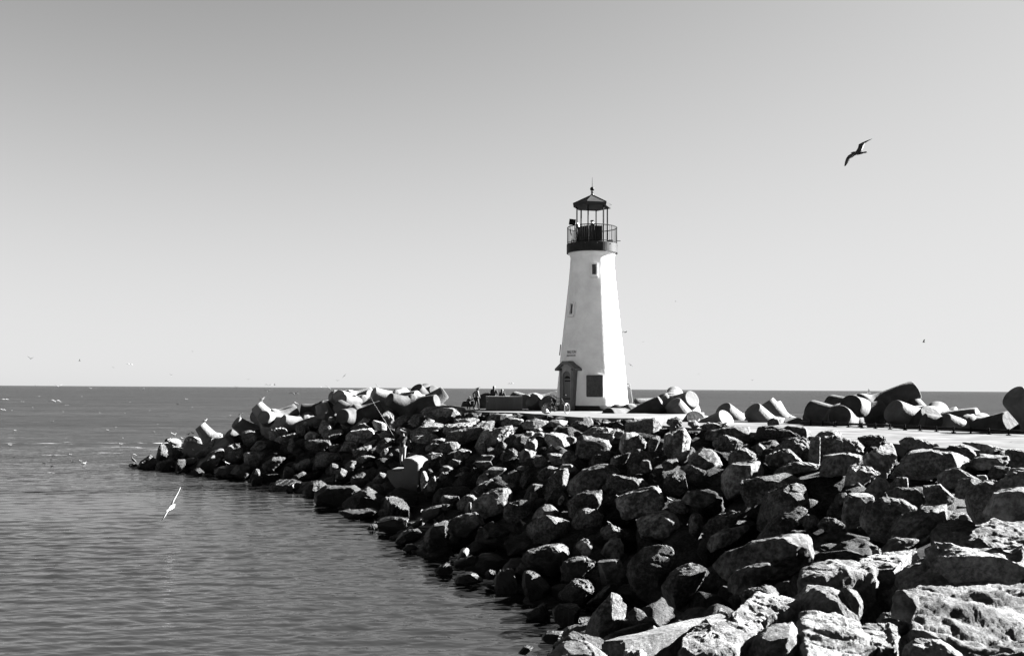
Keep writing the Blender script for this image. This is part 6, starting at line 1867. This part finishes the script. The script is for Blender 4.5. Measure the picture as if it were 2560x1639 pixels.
perch(334, 1160, 20, 'dark', 1, 'brown pelican standing on the outermost low rock at the left tip', None, .7, name='pelican', me=pm)
perch(337, 1139, 8, 'white', 1, 'white gull just behind the head of the pelican', GP, .4)
# birds on the water
def afloat(x, y, s, tone, left, label, group):
    d = ray(x, y + 1.0); p0 = (CAMP + d * (-EYE / d.z)).y; p = CAMP + d * ((.055 * (p0 < 100) - EYE) / d.z)
    u = max(s * p.y / FPX, .2)
    bird(x, y, s, 'W', tone, label, group, u, p=p, flip=not left)
WL = [(36, 1141, 8, 'dark', 1, 'dark duck on the channel water at far left'), (133, 1137.5, 11, 'dark', 1, 'dark duck swimming, back left of the group on the channel'),
      (176, 1135, 7, 'white', 1, 'pale bird on the water behind the dark duck group'), (128, 1147, 8, 'dark', 1, 'dark duck with upright neck in the middle of the group'),
      (110, 1155.5, 9, 'dark', 1, 'leftmost front duck of the group on the channel'), (130, 1163, 10, 'dark', 1, 'dark duck nearest the viewer in the group on the channel'),
      (182, 1153, 12, 'dark', 1, 'long dark duck right of the group on the channel'), (201, 1151, 7, 'white', 1, 'white gull afloat beside the long dark duck'),
      (209.5, 1157, 13, 'white', 0, 'white gull afloat at the right end of the duck group'), (892, 1301, 9, 'dark', 1, 'small bird swimming beside the weedy rocks below the block'),
      (302, 1109, 9, 'white', 1, 'white gull afloat in the foam left of the jetty tip'), (25, 1111, 9, 'white', 1, 'white gull afloat in the foam at far left'),
      (37.4, 1075, 7, 'white', 1, 'white gull sitting on the swell at far left'), (269, 1074, 7, 'white', 1, 'white gull on the swell left of the jetty tip'),
      (444, 1008, 7, 'dark', 1, 'dark bird sitting on the far sea above the jetty tip'), (466, 997, 7, 'white', 1, 'round white gull on the far sea, brightest speck there')]
for w in WL: afloat(*w, 'birds afloat in front of the jetty tip')
for x, y in ((98, 989.5), (205, 990), (325, 1004), (54, 1002.5), (59, 1003), (164, 1011.5), (170, 1011.5), (81.5, 1017), (30, 1024.5), (158, 1028), (250, 1030.5), (312.5, 1031), (374, 1025), (290, 1067), (386, 1078), (394, 1059), (307.6, 1093.5), (481, 1017), (575, 1037.5)):
    afloat(x, y, 3.4, 'white', 1, 'tiny white speck of a gull floating on the open sea left of the tetrapods', 'specks of gulls on the sea')
# ------------------------------------------------------------------ one label for every boulder: look, direction and order from a landmark
LM = [(334, 1147, 'the pelican'), (476, 1102, 'the lettered tetrapod'), (512, 1075, 'the leaning gull-topped tetrapod'), (650, 1040, 'the tall raised tetrapod'), (805, 1030, 'the upright cone tetrapod'),
      (845, 1050, 'the dark-ended tetrapod'), (1010, 1110, 'the angler'), (1015, 1190, 'the stepped concrete block'), (1190, 1000, 'the adult and child'), (1262, 1008, 'the concrete wall'),
      (1392, 1020, 'the bicycle'), (1478, 1015, 'the lighthouse plaque'), (1704, 1040, 'the pavement corner'), (1810, 1030, 'the lone round tetrapod'), (1890, 1045, 'the broad cone tetrapod'),
      (2060, 1060, 'the left pipe rail end'), (2330, 1075, 'the pipe rail middle'), (2540, 1090, 'the right pipe rail end'), (1590, 1240, 'the ridged shorebird boulder'), (1640, 1300, 'the domed shorebird boulder'),
      (1309, 1310, 'the plump white bird'), (1191, 1230, 'the small white bird'), (1660, 1580, 'the concrete beam'), (2540, 1620, 'the bottom right corner'), (2300, 1400, 'the dark-faced boulder'), (427, 1250, 'the white banking gull'), (1000, 1420, 'the weedy water edge')]
ORD = ['nearest to it', 'second nearest to it', 'third nearest to it', 'fourth nearest to it', 'fifth nearest to it', 'sixth nearest to it', 'seventh nearest to it', 'eighth nearest to it', 'ninth nearest to it', 'tenth nearest to it', 'eleventh nearest to it', 'twelfth nearest to it']
DIRN = ['right of', 'above right of', 'above', 'above left of', 'left of', 'below left of', 'below', 'below right of']
areas = sorted(r[3] * r[4] for r in ROCKS)
grp = {}
for r in ROCKS:
    o, cx, cy, w, h, near, wm, hm = r
    best = None
    for x, y, nm in LM:
        dd = math.hypot(cx - x, (cy - y) * 1.25)
        if dd < 12: dd += 200
        if best is None or dd < best[0]: best = (dd, x, y, nm)
    dd, x, y, nm = best
    a = math.degrees(math.atan2(-(cy - y), cx - x)) % 360
    dr = DIRN[int((a + 22.5) // 45) % 8]
    q = areas.index(w * h) / len(areas)
    size = 'small' if q < .25 else ('medium' if q < .6 else ('large' if q < .92 else 'huge'))
    asp = w / h
    shape = 'long flat' if asp > 2.5 else ('wide' if asp > 1.6 else ('upright' if asp < .8 else 'blocky'))
    tone = 'pale' if near else ('wet' if hit(cx, cy).z < .8 else 'grey')
    grp.setdefault((nm, dr), []).append((dd, o, f'{size} {shape} {tone} boulder {dr} {nm}'))
for k, l in grp.items():
    l.sort(key=lambda t: t[0])
    for i, (dd, o, s) in enumerate(l):
        tail = (', ' + ORD[i] if len(l) > 1 and i < len(ORD) else '')
        if len((s + tail).split()) > 16: s = s.replace(' grey ', ' ').replace(' wet ', ' ').replace(' pale ', ' ')
        tag(o, s + (', ' + ORD[i] if len(l) > 1 and i < len(ORD) else ''), 'boulder', 'boulders of the jetty slope')
